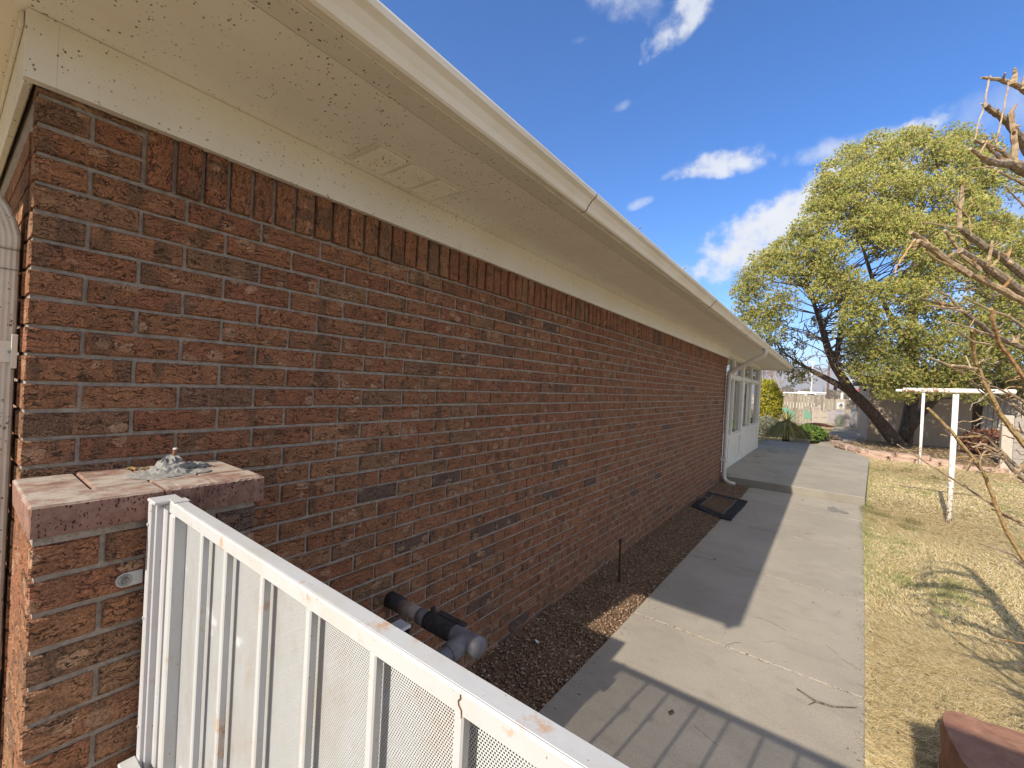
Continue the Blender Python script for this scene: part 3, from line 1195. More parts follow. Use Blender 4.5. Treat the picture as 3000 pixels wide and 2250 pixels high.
def build_windows():
    X = -0.05
    zb = 0.127
    # rails and posts stand proud of the glass by 5 cm
    body = MB()
    body.box(-0.45, X - 0.075, 8.46, 13.6, -0.05, ZS - 0.002)
    body.box(-9.2, -0.46, 0.36, 13.6, -0.05, ZS - 0.002)
    body.build('inner_wall', M['trim_plain'], house)

    def bar(name, y0, y1, z0, z1, x0, x1, parent, mat=None):
        mb = MB()
        mb.bbox(x0, x1, y0, y1, z0, z1, 0.004)
        return mb.build(name, mat or M['trim_plain'], parent)
    post = [(8.405, 8.62), (10.56, 10.74), (13.36, 13.62)]
    for (y0, y1) in post:
        bar('window_post', y0, y1, zb, 2.365, X - 0.074, X + 0.012, house)
    bar('window_head', 8.622, 13.358, 2.305, 2.385, X - 0.074, X + 0.004, house)
    bar('window_base', 8.622, 13.358, zb, 0.225, X - 0.074, X + 0.008, house)
    units = [(8.62, 10.56, 9.56, 0.745), (10.74, 13.36, 12.02, 0.80)]
    for (a, b, mid, zs) in units:
        w = MB()
        w.bbox(X - 0.072, X + 0.002, a + 0.002, b - 0.002, 1.90, 1.965, 0.004)
        w = w.build('window_frame', M['trim_plain'], house)
        bar('sill', a + 0.003, b - 0.003, zs - 0.045, zs + 0.02, X - 0.07, X + 0.014, w)
        bar('mullion', mid - 0.04, mid + 0.04, zs + 0.021, 1.899, X - 0.072, X - 0.002, w)
        bar('mullion', mid - 0.04, mid + 0.04, 1.966, 2.304, X - 0.072, X - 0.002, w)
        for (p, q) in ((a, mid - 0.04), (mid + 0.04, b)):
            for (z0, z1) in ((zs + 0.021, 1.899), (1.966, 2.304)):
                # sash round each pane
                s = MB()
                t = 0.024
                s.box(X - 0.066, X - 0.03, p + 0.002, p + t, z0, z1)
                s.box(X - 0.066, X - 0.03, q - t, q - 0.002, z0, z1)
                s.box(X - 0.066, X - 0.031, p + t, q - t, z0, z0 + t)
                s.box(X - 0.066, X - 0.031, p + t, q - t, z1 - t, z1)
                s.build('sash', M['trim_plain'], w)
                bar('pane', p + t, q - t, z0 + t, z1 - t, X - 0.060, X - 0.052, w, M['glass'])
        # panels below the sill
        k = 2 if mid < 10 else 1
        edges = [a, 9.35, b] if k == 2 else [a, b]
        for i in range(k):
            bar('lower_panel', edges[i] + 0.004, edges[i + 1] - 0.004, 0.226, zs - 0.046, X - 0.07, X - 0.02, w)
            if k == 2 and i == 0:
                bar('panel_batten', edges[1] - 0.03, edges[1] + 0.03, 0.226, zs - 0.046, X - 0.02, X - 0.006, w)
    # sliding sash rails seen as darker double verticals
    for y in (11.45, 11.62):
        bar('sash_rail', y, y + 0.05, 0.87, 1.86, X - 0.045, X - 0.022, house)


build_windows()


def rect_tube(path, w, d, mat, name, parent, bev=0.006):
    """downspout: rounded rectangular tube"""
    mb = MB()
    return mb


def build_downspouts():
    # far downspout: out of the gutter, back to the wall, down, and a shoe at the foot
    x, y = 0.062, 8.30
    path = [(0.600, y, ZS + 0.004), (0.600, y, ZS - 0.055), (0.588, y, ZS - 0.085), (0.555, y, ZS - 0.118), (0.50, y, ZS - 0.146),
            (0.14, y, 2.015), (0.095, y, 1.985), (0.068, y, 1.945), (x, y, 1.895)]
    mb = MB()
    mb.tube(path, 0.037, 10, squash=(0.95, 1.05))
    ds = mb.build('downspout', M['downspout'], house, True)
    mb = MB()
    mb.tube([(x, y, 1.905), (x, y, 1.86)], 0.041, 12)
    mb.build('collar', M['downspout'], ds, True)
    mb = MB()
    mb.tube([(x, y, 1.865), (x, y, 0.16), (x + 0.004, y - 0.003, 0.11), (x + 0.03, y - 0.01, 0.055), (x + 0.09, y - 0.03, 0.026), (x + 0.19, y - 0.06, 0.018)], 0.036, 10)
    mb.build('downpipe', M['downspout'], ds, True)
    mb = MB()
    mb.box(x - 0.062, x + 0.038, y - 0.039, y + 0.042, 0.40, 0.44)
    mb.build('strap', M['trim_plain'], ds)
    # near downspout, in the recess at the south corner: ribbed tube with an elbow
    mb = MB()
    x0, x1, yf, yb = -0.168, -0.070, -0.066, -0.0035
    prof = [(x0 + 0.008, yf), (x1 - 0.008, yf), (x1 - 0.002, yf + 0.003)]
    k = 10
    for i in range(k + 1):
        t = i / k
        prof.append((x1 - (0.0016 if i % 2 else 0.0), lerp(yf + 0.009, yb - 0.007, t)))
    prof += [(x1 - 0.003, yb - 0.002), (x1 - 0.008, yb), (x0 + 0.008, yb), (x0, yb - 0.008), (x0, yf + 0.009)]
    mb.prism(prof, 2, -0.02, 1.86)
    d2 = mb.build('downspout', M['downspout'], house)
    # elbow swings out towards the south gutter
    arc = [(1.858, 0.0), (1.885, -0.001), (1.912, -0.006), (1.938, -0.016), (1.962, -0.031), (1.984, -0.050), (2.04, -0.115), (2.18, -0.30), (2.30, -0.47), (2.36, -0.54), (2.392, -0.57)]
    ell = MB()
    n = len(prof)
    yc = (yf + yb) / 2
    for q, (zz, dy) in enumerate(arc):
        if q == 0:
            tv = (0, 1)
        else:
            a_, b_ = arc[max(0, q - 1)], arc[min(len(arc) - 1, q + 1)]
            l_ = math.hypot(b_[0] - a_[0], b_[1] - a_[1])
            tv = ((b_[1] - a_[1]) / l_, (b_[0] - a_[0]) / l_)
        g_ = 1.05 if q % 2 and q < 7 else 1.02
        for (px_, py_) in prof:
            o_ = (py_ - yc) * g_
            ell.v.append(((px_ + 0.119) * g_ - 0.119 + 0.001, yc + dy + o_ * tv[1], zz - o_ * tv[0]))
    for q in range(len(arc) - 1):
        for i in range(n):
            j = (i + 1) % n
            ell.face([q * n + i, q * n + j, (q + 1) * n + j, (q + 1) * n + i])
    ell.build('elbow', M['downspout'], d2)
    for zz in (1.857, 1.905):
        r = MB()
        r.prism([(a * 1.0 + (0.0026 if a > -0.12 else -0.0022), b) for a, b in prof], 2, zz - 0.0524, zz - 0.0512)
        r.build('crimp_line', M['rust_line'], d2)
    st = MB()
    st.bbox(x0 - 0.003, x1 + 0.003, yf - 0.0022, yb + 0.0015, 1.582, 1.634, 0.001)
    st = st.build('strap', M['trim_plain'], d2)
    st2 = MB()
    st2.bbox(-0.0665, -0.063, -0.012, -0.0015, 1.568, 1.650, 0.001)
    st2.build('strap_tab', M['trim_plain'], d2)
    sc = MB()
    sc.tube([(x1 + 0.003, -0.014, 1.607), (x1 + 0.006, -0.014, 1.607)], 0.003, 8)
    sc.build('screw', M['steel'], d2)


build_downspouts()


# ------------------------------------------------------------------ gate pier and gate
PW, PD = 0.402, 0.302


def build_pier():
    pier = thing('brick_pier', (0.15, 0.2, 0), 'short brick pier beside the house wall with a worn cap and mortar lump on top', 'gate pier')
    core = MB()
    core.box(0.0095, PD - 0.0075, 0.0075, PW - 0.0075, -0.12, 1.245)
    core.build('mortar_core', M['mortar'], pier)
    cores = MB()
    rr = random.Random(8)
    pitch = 0.0716
    bh = pitch - 0.0118
    fm = [mesh_of(brick_mb(0.1937, bh, 0.09, 200 + k), 'pier_brick_full', M['brick']) for k in range(4)]
    hm = [mesh_of(brick_mb(0.0925, bh, 0.09, 220 + k), 'pier_brick_half', M['brick']) for k in range(3)]
    hd = [mesh_of(brick_mb(0.196, bh, 0.05, 240 + k), 'pier_brick_side', M['brick']) for k in range(3)]
    top = 1.2305
    for i in range(18):
        z = top - bh / 2 - i * pitch
        if i % 2 == 0:
            segs = [(0.0, 0.0985, hm), (0.1085, 0.3022, fm), (0.3122, 0.4047 - 0.0027, hm)]
        else:
            segs = [(0.0, 0.1975, fm), (0.2075, 0.402, fm)]
        for (a, b, src) in segs:
            o = bpy.data.objects.new('brick', rr.choice(src))
            COL.objects.link(o)
            base = 0.0925 if src is hm else 0.1937
            o.scale = (1, (b - a) / base, 1)
            o.location = (PD + rr.uniform(-.002, .002), (a + b) / 2, z + rr.uniform(-.0015, .0015))
            adopt(o, pier)
        o = bpy.data.objects.new('brick', rr.choice(hd))
        COL.objects.link(o)
        o.rotation_euler = (0, 0, -math.pi / 2)
        o.location = (0.104, 0.0 + rr.uniform(0, .002), z)
        adopt(o, pier)
    # thick bed joint under the cap
    mb = MB()
    mb.box(0.006, PD - 0.003, 0.003, PW - 0.004, 1.2312, 1.2495)
    mb.build('bed_joint', M['mortar'], pier)
    zc0, zc1 = 1.250, 1.3125

    def capb(x0, x1, y0, y1, seed, dz=0.0):
        r2 = random.Random(seed)
        mb = MB()
        mb.bbox(x0, x1, y0, y1, zc0, zc1 + dz, 0.0035)
        mb.v = [(a + r2.uniform(-.0012, .0012), b + r2.uniform(-.0012, .0012), c + r2.uniform(-.0008, .0008)) for a, b, c in mb.v]
        return mb.build('cap_brick', M['cap'], pier)
    capb(0.215, 0.318, -0.006, 0.2015, 1)
    # the outer cap brick has a chipped lower edge
    mb = MB()
    r2 = random.Random(4)
    n = 26
    y0, y1 = 0.203, 0.412
    x0, x1 = 0.215, 0.321
    for i in range(n + 1):
        y = lerp(y0, y1, i / n)
        chip = 0.0 if i in (0, n) else r2.uniform(0.0, 0.010) * (1.0 if i > 6 else 0.3)
        mb.v += [(x0, y, zc0), (x1 - chip * 1.2, y, zc0), (x1 - chip * 0.7, y, zc1 - 0.012 - r2.uniform(0, .006)), (x1 - 0.001 - r2.uniform(0, .002), y, zc1 - 0.004),
                 (x1 - 0.006, y, zc1 + r2.uniform(-.0008, .0008)), (x0, y, zc1)]
    for i in range(n):
        for k in range(6):
            a = i * 6 + k
            b = i * 6 + (k + 1) % 6
            mb.face([a, b, b + 6, a + 6])
    mb.face([5, 4, 3, 2, 1, 0])
    mb.face([n * 6 + k for k in range(6)])
    mb.build('cap_brick', M['cap'], pier)
    yy = [(-0.004, 0.096), (0.0985, 0.198), (0.1995, 0.300), (0.3015, 0.408)]
    for i, (a, b) in enumerate(yy):
        capb(0.004, 0.2135, a, b, 10 + i, (-0.001, 0.0006, 0.0, -0.0008)[i])
    # mortar left on top, with a rusty screw standing in it
    mb = MB()
    r2 = random.Random(12)
    for (cx, cy, rx, ry, rz) in [(0.118, 0.262, 0.040, 0.042, 0.029), (0.110, 0.268, 0.030, 0.028, 0.040), (0.120, 0.255, 0.026, 0.026, 0.036),
                                 (0.100, 0.300, 0.030, 0.026, 0.018), (0.135, 0.238, 0.03, 0.03, 0.014), (0.150, 0.270, 0.03, 0.03, 0.012),
                                 (0.130, 0.205, 0.035, 0.04, 0.006), (0.165, 0.235, 0.035, 0.06, 0.005), (0.09, 0.33, 0.03, 0.028, 0.013), (0.155, 0.31, 0.035, 0.03, 0.005)]:
        mb.blob((cx, cy, zc1 + 0.0), (rx, ry, rz), 2, 0.16, None, r2.randint(0, 9999))
    for k in range(90):
        a = r2.uniform(0, 6.28)
        q = abs(r2.gauss(0, 0.035))
        s = r2.uniform(0.002, 0.0055)
        h = max(0.0, 0.034 - q * 0.7) * r2.uniform(0.3, 1.1)
        mb.blob((0.117 + q * math.cos(a), 0.268 + q * 1.15 * math.sin(a), zc1 + h), (s, s, s * 0.9), 0, 0.2, None, k)
    lump = mb.build('mortar_lump', simple_material('grey_mortar_lump', (0.31, 0.30, 0.285), 0.95, 0.3, 90.0, 1.0, 0.004), pier)
    mb = MB()
    path, rad = [], []
    for k in range(13):
        path.append((0.108 - 0.0006 * k, 0.270 + 0.0004 * k, zc1 + 0.034 + 0.0016 * k))
        rad.append(0.0048 if k % 2 else 0.0036)
    mb.tube(path, rad, 9)
    mb.build('screw_stub', simple_material('rusty_screw', (0.27, 0.14, 0.07), 0.8, 0.4, 200.0), lump)
    mb = MB()
    mb.blob((0.1015, 0.275, zc1 + 0.056), (0.006, 0.006, 0.004), 0, 0.25, None, 5)
    mb.build('mortar_crumb', simple_material('pale_mortar', (0.55, 0.54, 0.52), 0.95), lump)
    return pier


build_pier()
mb = MB()
r2 = random.Random(77)
for k in range(9):
    a = r2.uniform(0, 6.28)
    x, y = 0.045 + r2.uniform(-.012, .012), 0.212 + r2.uniform(-.022, .022)
    l, w = r2.uniform(.008, .016), r2.uniform(.004, .008)
    n = len(mb.v)
    z = 1.3132 + r2.uniform(0.001, 0.003)
    for (p, q, h) in ((-l, 0, 0), (0, -w, .003), (l, 0, .001), (0, w, .0035)):
        mb.v.append((x + p * math.cos(a) - q * math.sin(a), y + p * math.sin(a) + q * math.cos(a), z + h))
    mb.face([n, n + 1, n + 2, n + 3], (0.45, 0.29, 0.11))
tag(mb.build('dry_leaf', M['leaf']), 'crumpled tan dry leaf lying on the pier cap against the wall', 'leaf')


def build_gate():
    gate = thing('metal_gate', (0.9, 0.2, 0), 'white painted steel gate with slim uprights, perforated sheet and rust stains', 'gate')

    def bb(name, x0, x1, y0, y1, z0, z1, b=0.003, mat=None, parent=None):
        m = MB()
        m.bbox(x0, x1, y0, y1, z0, z1, b)
        return m.build(name, mat or M['gate'], parent or gate)
    # channel fixed to the pier
    j = bb('jamb_channel', 0.3245, 0.3445, 0.170, 0.2175, 0.02, 1.293, 0.002, M['jamb'])
    bb('jamb_cap', 0.3235, 0.3735, 0.168, 0.2195, 1.2935, 1.301, 0.002, M['jamb'], j)
    bb('jamb_leaf', 0.345, 0.352, 0.178, 0.2165, 0.02, 1.2925, 0.0015, M['jamb'], j)
    bb('jamb_leaf', 0.3525, 0.3725, 0.190, 0.2205, 0.02, 1.2925, 0.003, M['jamb'], j)
    for z in (1.245, 1.04, 0.80, 0.6, 0.4):
        m = MB()
        m.tube([(0.3345, 0.1702, z), (0.3345, 0.1675, z)], 0.0034, 8)
        m.build('rivet', M['jamb'], j)
    # lug bolted to the brick
    m = MB()
    pts = [(0.3085, 0.199), (0.3085, 0.153)]
    out = [(0.1702, 1.1085), (0.1702, 1.1385)]
    for k in range(9):
        a = math.pi / 2 + math.pi * k / 8
        out.append((0.140 + 0.0150 * math.cos(a), 1.1235 + 0.0150 * math.sin(a)))
    m.prism(out, 0, PD + 0.003, PD + 0.0065)
    lug = m.build('fixing_lug', M['gate'], gate)
    m = MB()
    m.tube([(PD + 0.0066, 0.1405, 1.1235), (PD + 0.0088, 0.1405, 1.1235)], 0.0125, 18)
    m.tube([(PD + 0.0088, 0.1405, 1.1235), (PD + 0.0125, 0.1405, 1.1235)], [0.0075, 0.006], 6)
    m.tube([(PD + 0.0125, 0.1405, 1.1235), (PD + 0.0138, 0.1405, 1.1235)], [0.0035, 0.003], 10)
    m.build('bolt', M['steel'], lug)
    # leaf: stiles, rails, uprights, perforated sheet
    bb('stile', 0.3755, 0.4035, 0.195, 0.2225, 0.05, 1.2725, 0.003)
    bb('stile', 1.4305, 1.4585, 0.195, 0.2225, 0.05, 1.2725, 0.003)
    rail = MB()
    rail.bbox(0.3745, 1.4595, 0.1945, 0.2230, 1.2730, 1.3000, 0.0035)
    rail.build('top_rail', M['gate'], gate)
    m = MB()
    # weld bead along the front edge and a little cap on the hinge end
    m.bbox(0.3740, 0.404, 0.194, 0.2235, 1.3002, 1.3025, 0.0008)
    m.build('rail_cap', M['gate'], gate)
    m = MB()
    m.tube([(0.455, 0.1962, 1.2989), (1.45, 0.1962, 1.2989)], 0.0012, 5)
    m.build('weld_bead', M['gate'], gate)
    bb('mid_rail', 0.4040, 1.4300, 0.1955, 0.2220, 0.685, 0.712, 0.003)
    bb('bottom_rail', 0.4040, 1.4300, 0.1955, 0.2220, 0.05, 0.078, 0.003)
    for x in (0.549, 0.6635, 0.8085, 0.9505, 1.0965, 1.235, 1.345):
        bb('upright', x, x + 0.0128, 0.1985, 0.2113, 0.0785, 1.2727, 0.002)
    m = MB()
    zt, zb = 1.2728, 0.0785
    for q in range(2):          # thickness of the sheet
        yy = 0.2202 + 0.0005 * q
        m.v += [(0.4042, yy, zb), (1.4298, yy, zb), (1.4298, yy, zt), (0.4042, yy, zt)]
        m.face([4 * q, 4 * q + 1, 4 * q + 2, 4 * q + 3])
    m.build('perforated_sheet', M['gate_panel'], gate)
    # latch keeper low on the hinge side
    kp = bb('keeper_plate', 0.3225, 0.402, 0.142, 0.1685, 0.60, 0.722, 0.004)
    bb('keeper_cap', 0.321, 0.4035, 0.140, 0.1698, 0.7225, 0.730, 0.002, None, kp)
    # crack in the paint of the rail
    m = MB()
    r3 = random.Random(2)
    pts = [(1.245 + r3.uniform(-.002, .002) + 0.004 * k / 6, 0.1940, 1.2955 - 0.0035 * k) for k in range(7)]
    m.tube(pts, 0.0009, 4)
    m.build('paint_crack', M['rust_line'], gate)


build_gate()

# unseen pier out of the frame, added and sized to shadow the lawn
south = thing('unseen_shadow_pier', (1.9, -0.15, 0), 'unseen brick pier added out of the frame to shadow the lawn', 'gate pier')
mb = MB()
mb.box(1.60, 2.20, -0.36, 0.05, -0.1, 1.73)
mb.build('shaft', M['brick_stuff'], south)
mb = MB()
mb.bbox(1.585, 2.215, -0.375, 0.065, 1.7305, 1.755, 0.006)
mb.blob((1.66, -0.02, 1.755), (0.05, 0.05, 0.05), 1, 0.15, None, 3)
mb.build('cap', M['cap'], south)


# ------------------------------------------------------------------ things along the wall
def wall_pipe():
    t = thing('drain_pipe', (0.0, 1.10, 0.61), 'grey plastic drain pipe with a tee sticking out of the brick wall', 'pipe')
    y, z = 1.104, 0.612
    m = MB()
    m.tube([(-0.01, y, z), (0.085, y, z)], 0.033, 16)
    m.build('wall_sleeve', M['pipe_dark'], t, True)
    m = MB()
    m.tube([(0.08, y, z), (0.20, y, z)], 0.029, 16)
    m.build('pipe_section', M['pipe_pale'], t, True)
    m = MB()
    m.tube([(0.195, y, z), (0.20, y, z), (0.2005, y, z), (0.245, y, z)], [0.029, 0.029, 0.032, 0.032], 16)
    m.build('collar', M['pipe'], t, True)
    m = MB()
    path, rad = [], []
    for k in range(13):
        path.append((0.246 + 0.0125 * k, y, z))
        rad.append(0.0335 + (0.0016 if k % 3 == 0 else 0.0))
    m.tube(path, rad, 14)
    m.build('tape_wrap', M['pipe_dark'], t, True)
    m = MB()
    path = [(0.396, y, z)] + [(0.40 + 0.010 * k, y, z) for k in range(14)]
    rad = [0.036] * 9 + [0.038, 0.036, 0.038, 0.036, 0.038, 0.036]
    m.tube(path, rad, 16)
    m.tube([(0.455, y, z), (0.455, y - 0.05, z - 0.004), (0.455, y - 0.09, z - 0.008)], [0.034, 0.037, 0.037], 16)
    m.build('tee', M['pipe'], t, True)
    m = MB()
    m.tube([(0.455, y - 0.085, z - 0.008), (0.452, y - 0.40, z - 0.03), (0.44, y - 0.46, z - 0.06), (0.43, y - 0.48, z - 0.12), (0.43, y - 0.485, -0.02)], 0.031, 14)
    m.build('branch_pipe', M['pipe'], t, True)
    m = MB()
    m.bbox(0.27, 0.42, y + 0.02, y + 0.05, z + 0.020, z + 0.032, 0.003)
    m.tube([(0.262, y + 0.012, z + 0.02), (0.262, y + 0.012, z + 0.052)], [0.012, 0.010], 8)
    m.build('clip', M['pipe_dark'], t)
    # white louvred dryer vent on the wall just below
    v = thing('wall_vent', (0.0, 1.0, 0.45), 'small white louvred vent low on the wall under the drain pipe', 'vent')
    m = MB()
    m.bbox(0.001, 0.075, 1.02, 1.17, 0.485, 0.500, 0.003)
    m.bbox(0.001, 0.018, 1.02, 1.17, 0.37, 0.4845, 0.003)
    m.build('hood', M['white'], v)
    for k in range(7):
        m = MB()
        m.box(0.02, 0.07, 1.026 + k * 0.0225, 1.030 + k * 0.0225, 0.38, 0.484)
        m.build('fin', M['pipe_dark'], v)


wall_pipe()

t = thing('iron_stake', (0.205, 3.25, 0), 'rusty iron stake standing upright in the gravel near the wall', 'stake')
mb = MB()
mb.tube([(0.207, 3.25, -0.05), (0.203, 3.25, 0.18), (0.200, 3.25, 0.345)], [0.0085, 0.0085, 0.008], 10)
mb.build('shaft', M['rusty'], t, True)
mb = MB()
mb.tube([(0.2005, 3.25, 0.335), (0.2, 3.25, 0.347), (0.2, 3.25, 0.36), (0.2, 3.25, 0.366)], [0.0086, 0.0125, 0.012, 0.008], 10)
mb.build('knob', M['rusty'], t, True)

mb = MB()
mb.tube([(0.145, 2.117, 0.018), (0.147, 2.119, 0.021), (0.1475, 2.12, 0.0235)], [0.0135, 0.0145, 0.0125], 16)
tag(mb.build('bottle_cap', M['white']), 'small white plastic bottle cap lying in the gravel by the wall', 'bottle cap')


def doormat():
    t = thing('doormat', (0.32, 6.5, 0.0), 'black rubber doormat with brown centre lying across gravel and path edge', 'doormat')
    c = np.array([(0.055, 6.12), (0.600, 5.83), (0.612, 7.10), (0.035, 7.22)])

    def at(u, v):
        p = (1 - u) * (1 - v) * c[0] + u * (1 - v) * c[1] + u * v * c[2] + (1 - u) * v * c[3]
        z = 0.022 + 0.011 * math.sin(u * 6.5 + 0.7) * (1 - v) + 0.008 * math.sin(v * 7) - 0.004 * u
        return (p[0], p[1], z)

    def sheet(u0, u1, v0, v1, dz, th, mat, name, n=14):
        m = MB()
        for j in range(n + 1):
            for i in range(n + 1):
                x, y, z = at(lerp(u0, u1, i / n), lerp(v0, v1, j / n))
                m.v.append((x, y, z + dz))
        N = (n + 1) ** 2
        for j in range(n + 1):
            for i in range(n + 1):
                x, y, z = m.v[j * (n + 1) + i]
                m.v.append((x, y, z - th))
        for j in range(n):
            for i in range(n):
                a = j * (n + 1) + i
                m.face([a, a + 1, a + n + 2, a + n + 1])
        edge = [(i, 0) for i in range(n)] + [(n, j) for j in range(n)] + [(n - i, n) for i in range(n)] + [(0, n - j) for j in range(n)]
        for k in range(len(edge)):
            a, b = edge[k], edge[(k + 1) % len(edge)]
            ia, ib = a[1] * (n + 1) + a[0], b[1] * (n + 1) + b[0]
            m.face([ia, ia + N, ib + N, ib])
        return m.build(name, mat, t)
    sheet(0, 1, 0, 1, 0.0, 0.012, M['rubber'], 'rubber_base')
    sheet(0.20, 0.74, 0.14, 0.88, 0.0035, 0.003, M['coir'], 'centre_panel')
    trim = simple_material('pale_piping', (0.17, 0.165, 0.155), 0.8)
    sheet(0.745, 0.765, 0.10, 0.90, 0.005, 0.004, trim, 'piping')
    sheet(0.175, 0.195, 0.12, 0.90, 0.005, 0.004, trim, 'piping')
    # pebbled border texture: real bumps
    m = MB()
    rr = random.Random(3)
    for k in range(420):
        u, v = rr.random(), rr.random()
        if 0.17 < u < 0.77 and 0.12 < v < 0.9:
            continue
        x, y, z = at(min(.97, max(.03, u)), min(.97, max(.03, v)))
        s = rr.uniform(0.006, 0.012)
        n = len(m.v)
        for k2 in range(5):
            a = 2 * math.pi * k2 / 5 + u
            m.v.append((x + s * math.cos(a), y + s * math.sin(a), z + 0.001))
        m.v.append((x, y, z + 0.006))
        for k2 in range(5):
            m.face([n + k2, n + (k2 + 1) % 5, n + 5])
    tag(m.build('pebble_texture', M['rubber'], t), kind='stuff')


doormat()


# sandstone block on the lawn beside the path
def rough_block(cx, cy, rx, ry, z0, z1, seed, ang=0.0, jit=0.02, n=5):
    rr = random.Random(seed)
    mb = MB()
    ca, sa = math.cos(ang), math.sin(ang)
    ids = {}

    def vid(i, j, k):
        if (i, j, k) in ids:
            return ids[(i, j, k)]
        x = (2 * i / n - 1) * rx
        y = (2 * j / n - 1) * ry
        z = lerp(z0, z1, k / n)
        sh = 1 - 0.10 * (abs(2 * i / n - 1) ** 4) * (abs(2 * j / n - 1) ** 4)
        x, y = x * sh + rr.uniform(-jit, jit), y * sh + rr.uniform(-jit, jit)
        z += rr.uniform(-jit, jit) * 0.5
        ids[(i, j, k)] = len(mb.v)
        mb.v.append((cx + x * ca - y * sa, cy + x * sa + y * ca, z))
        return ids[(i, j, k)]
    for a in range(n):
        for b in range(n):
            mb.face([vid(a, b, n), vid(a + 1, b, n), vid(a + 1, b + 1, n), vid(a, b + 1, n)])
            mb.face([vid(a, b, 0), vid(a, b + 1, 0), vid(a + 1, b + 1, 0), vid(a + 1, b, 0)])
            for s in (0, n):
                q = [vid(s, a, b), vid(s, a + 1, b), vid(s, a + 1, b + 1), vid(s, a, b + 1)]
                mb.face(q if s else q[::-1])
                q = [vid(a, s, b), vid(a, s, b + 1), vid(a + 1, s, b + 1), vid(a + 1, s, b)]
                mb.face(q if s else q[::-1])
    return mb


mb = rough_block(2.185, 2.395, 0.215, 0.215, -0.06, 0.255, 9, 0.04, 0.006, 6)
tag(mb.build('sandstone_block', M['sandstone']), 'red sandstone block on the dry lawn, half in shadow', 'stone block')


# ------------------------------------------------------------------ clothesline posts
def clothes_posts():
    x, y = 2.895, 8.19
    t = thing('clothesline_post', (x, y, 0), 'nearer white T shaped clothesline post with rust flaking at its foot', 'clothesline post', 'white clothesline posts on the lawn')
    m = MB()
    m.tube([(x + 0.0, y, -0.1), (x, y, 1.752)], 0.031, 16)
    m.build('upright', M['post'], t, True)
    m = MB()
    m.tube([(x - 0.545, y, 1.783), (x - 0.54, y, 1.783), (x + 0.535, y, 1.812), (x + 0.54, y, 1.812)], [0.026, 0.0315, 0.0315, 0.029], 16)
    m.build('crossbar', M['post'], t, True)
    c = copy_thing(t, (3.47, 15.25, 0.0))
    c.scale = (1, 1, 1.075)
    c['label'] = 'farther white T shaped clothesline post in front of the stone border'
    # the line itself, one wire sagging between the crossbars' ends
    return t


clothes_posts()


# ------------------------------------------------------------------ stone border round the tree bed
def stone_border():
    t = thing('stone_border', (3.0, 16, 0), 'low border of pink sandstone blocks round the pine tree bed', 'stone border')
    line = [(1.70, 18.3), (1.86, 17.3), (2.08, 16.45), (2.42, 15.85), (2.95, 15.6), (3.6, 15.62), (4.3, 15.5), (4.95, 15.75), (5.25, 16.2)]
    P_ = [np.array(p) for p in line]
    seg = [np.linalg.norm(P_[i + 1] - P_[i]) for i in range(len(P_) - 1)]
    tot = sum(seg)

    def along(s):
        for i, L in enumerate(seg):
            if s <= L or i == len(seg) - 1:
                d = (P_[i + 1] - P_[i]) / L
                return P_[i] + d * s, math.atan2(d[1], d[0])
            s -= L
    rr = random.Random(31)
    for row in range(2):
        s = 0.0 if row == 0 else 0.22
        while s < tot - 0.2:
            L = rr.uniform(0.42, 0.70)
            if s + L > tot:
                L = tot - s
            p, a = along(s + L / 2)
            if not (row == 1 and rr.random() < 0.18 and s > 4):
                z0 = -0.06 + 0.005 if row == 0 else 0.098
                z1 = 0.095 if row == 0 else 0.098 + rr.uniform(0.10, 0.135)
                if row == 1 and s > 3.4:
                    z1 -= 0.03
                n_off = 0.035 if row == 1 else 0.0
                rough_block(p[0] - n_off * math.sin(a) * -1, p[1] + n_off * math.cos(a), L / 2 - 0.008, rr.uniform(0.115, 0.15), z0, z1, rr.randint(0, 9999),
                            a + rr.uniform(-.05, .05), 0.009, 4).build('stone', M['pinkstone'], t)
            s += L
    # soil of the bed
    mb = MB()
    pts = [(p[0] + 0.02, p[1] + 0.05) for p in P_] + [(6.2, 20.4), (2.75, 20.4), (2.65, 19.2)]
    mb.prism(pts, 2, -0.05, 0.16)
    m, nt = material('bed_mulch')
    p = nt.pos()
    n = nt.noise(p, 26.0, 5.0, 0.7)
    finish(nt, nt.mix(nt.mapr(n, 0.35, 0.65), (0.09, 0.06, 0.04), (0.26, 0.18, 0.10)), 0.95, nt.bump(n, 1.0, 0.03), 0.1)
    tag(mb.build('planting_bed', m), kind='structure')
    k = 2600
    x = rng.uniform(2.2, 6.0, k)
    y = rng.uniform(15.9, 20.3, k)
    chips(k, x, y, np.full(k, 0.165), rng.uniform(0.015, 0.045, k), 'leaf_litter',
          [(0.34, 0.23, 0.12), (0.22, 0.14, 0.07), (0.44, 0.33, 0.19), (0.14, 0.09, 0.05)], 0.25)


stone_border()

mb = MB()
mb.bbox(0.62, 1.06, 16.82, 17.02, 0.02, 0.235, 0.015)
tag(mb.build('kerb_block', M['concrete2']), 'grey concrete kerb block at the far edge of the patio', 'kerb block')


# ------------------------------------------------------------------ far fence with its painted mural
def on_y(u, v, Y):
    d = CR.T @ np.array([(u - 1500) / FPX, (v - 1125) / FPX, 1.0])
    t = (Y - CP[1]) / d[1]
    return CP + d * t


FY = 28.5


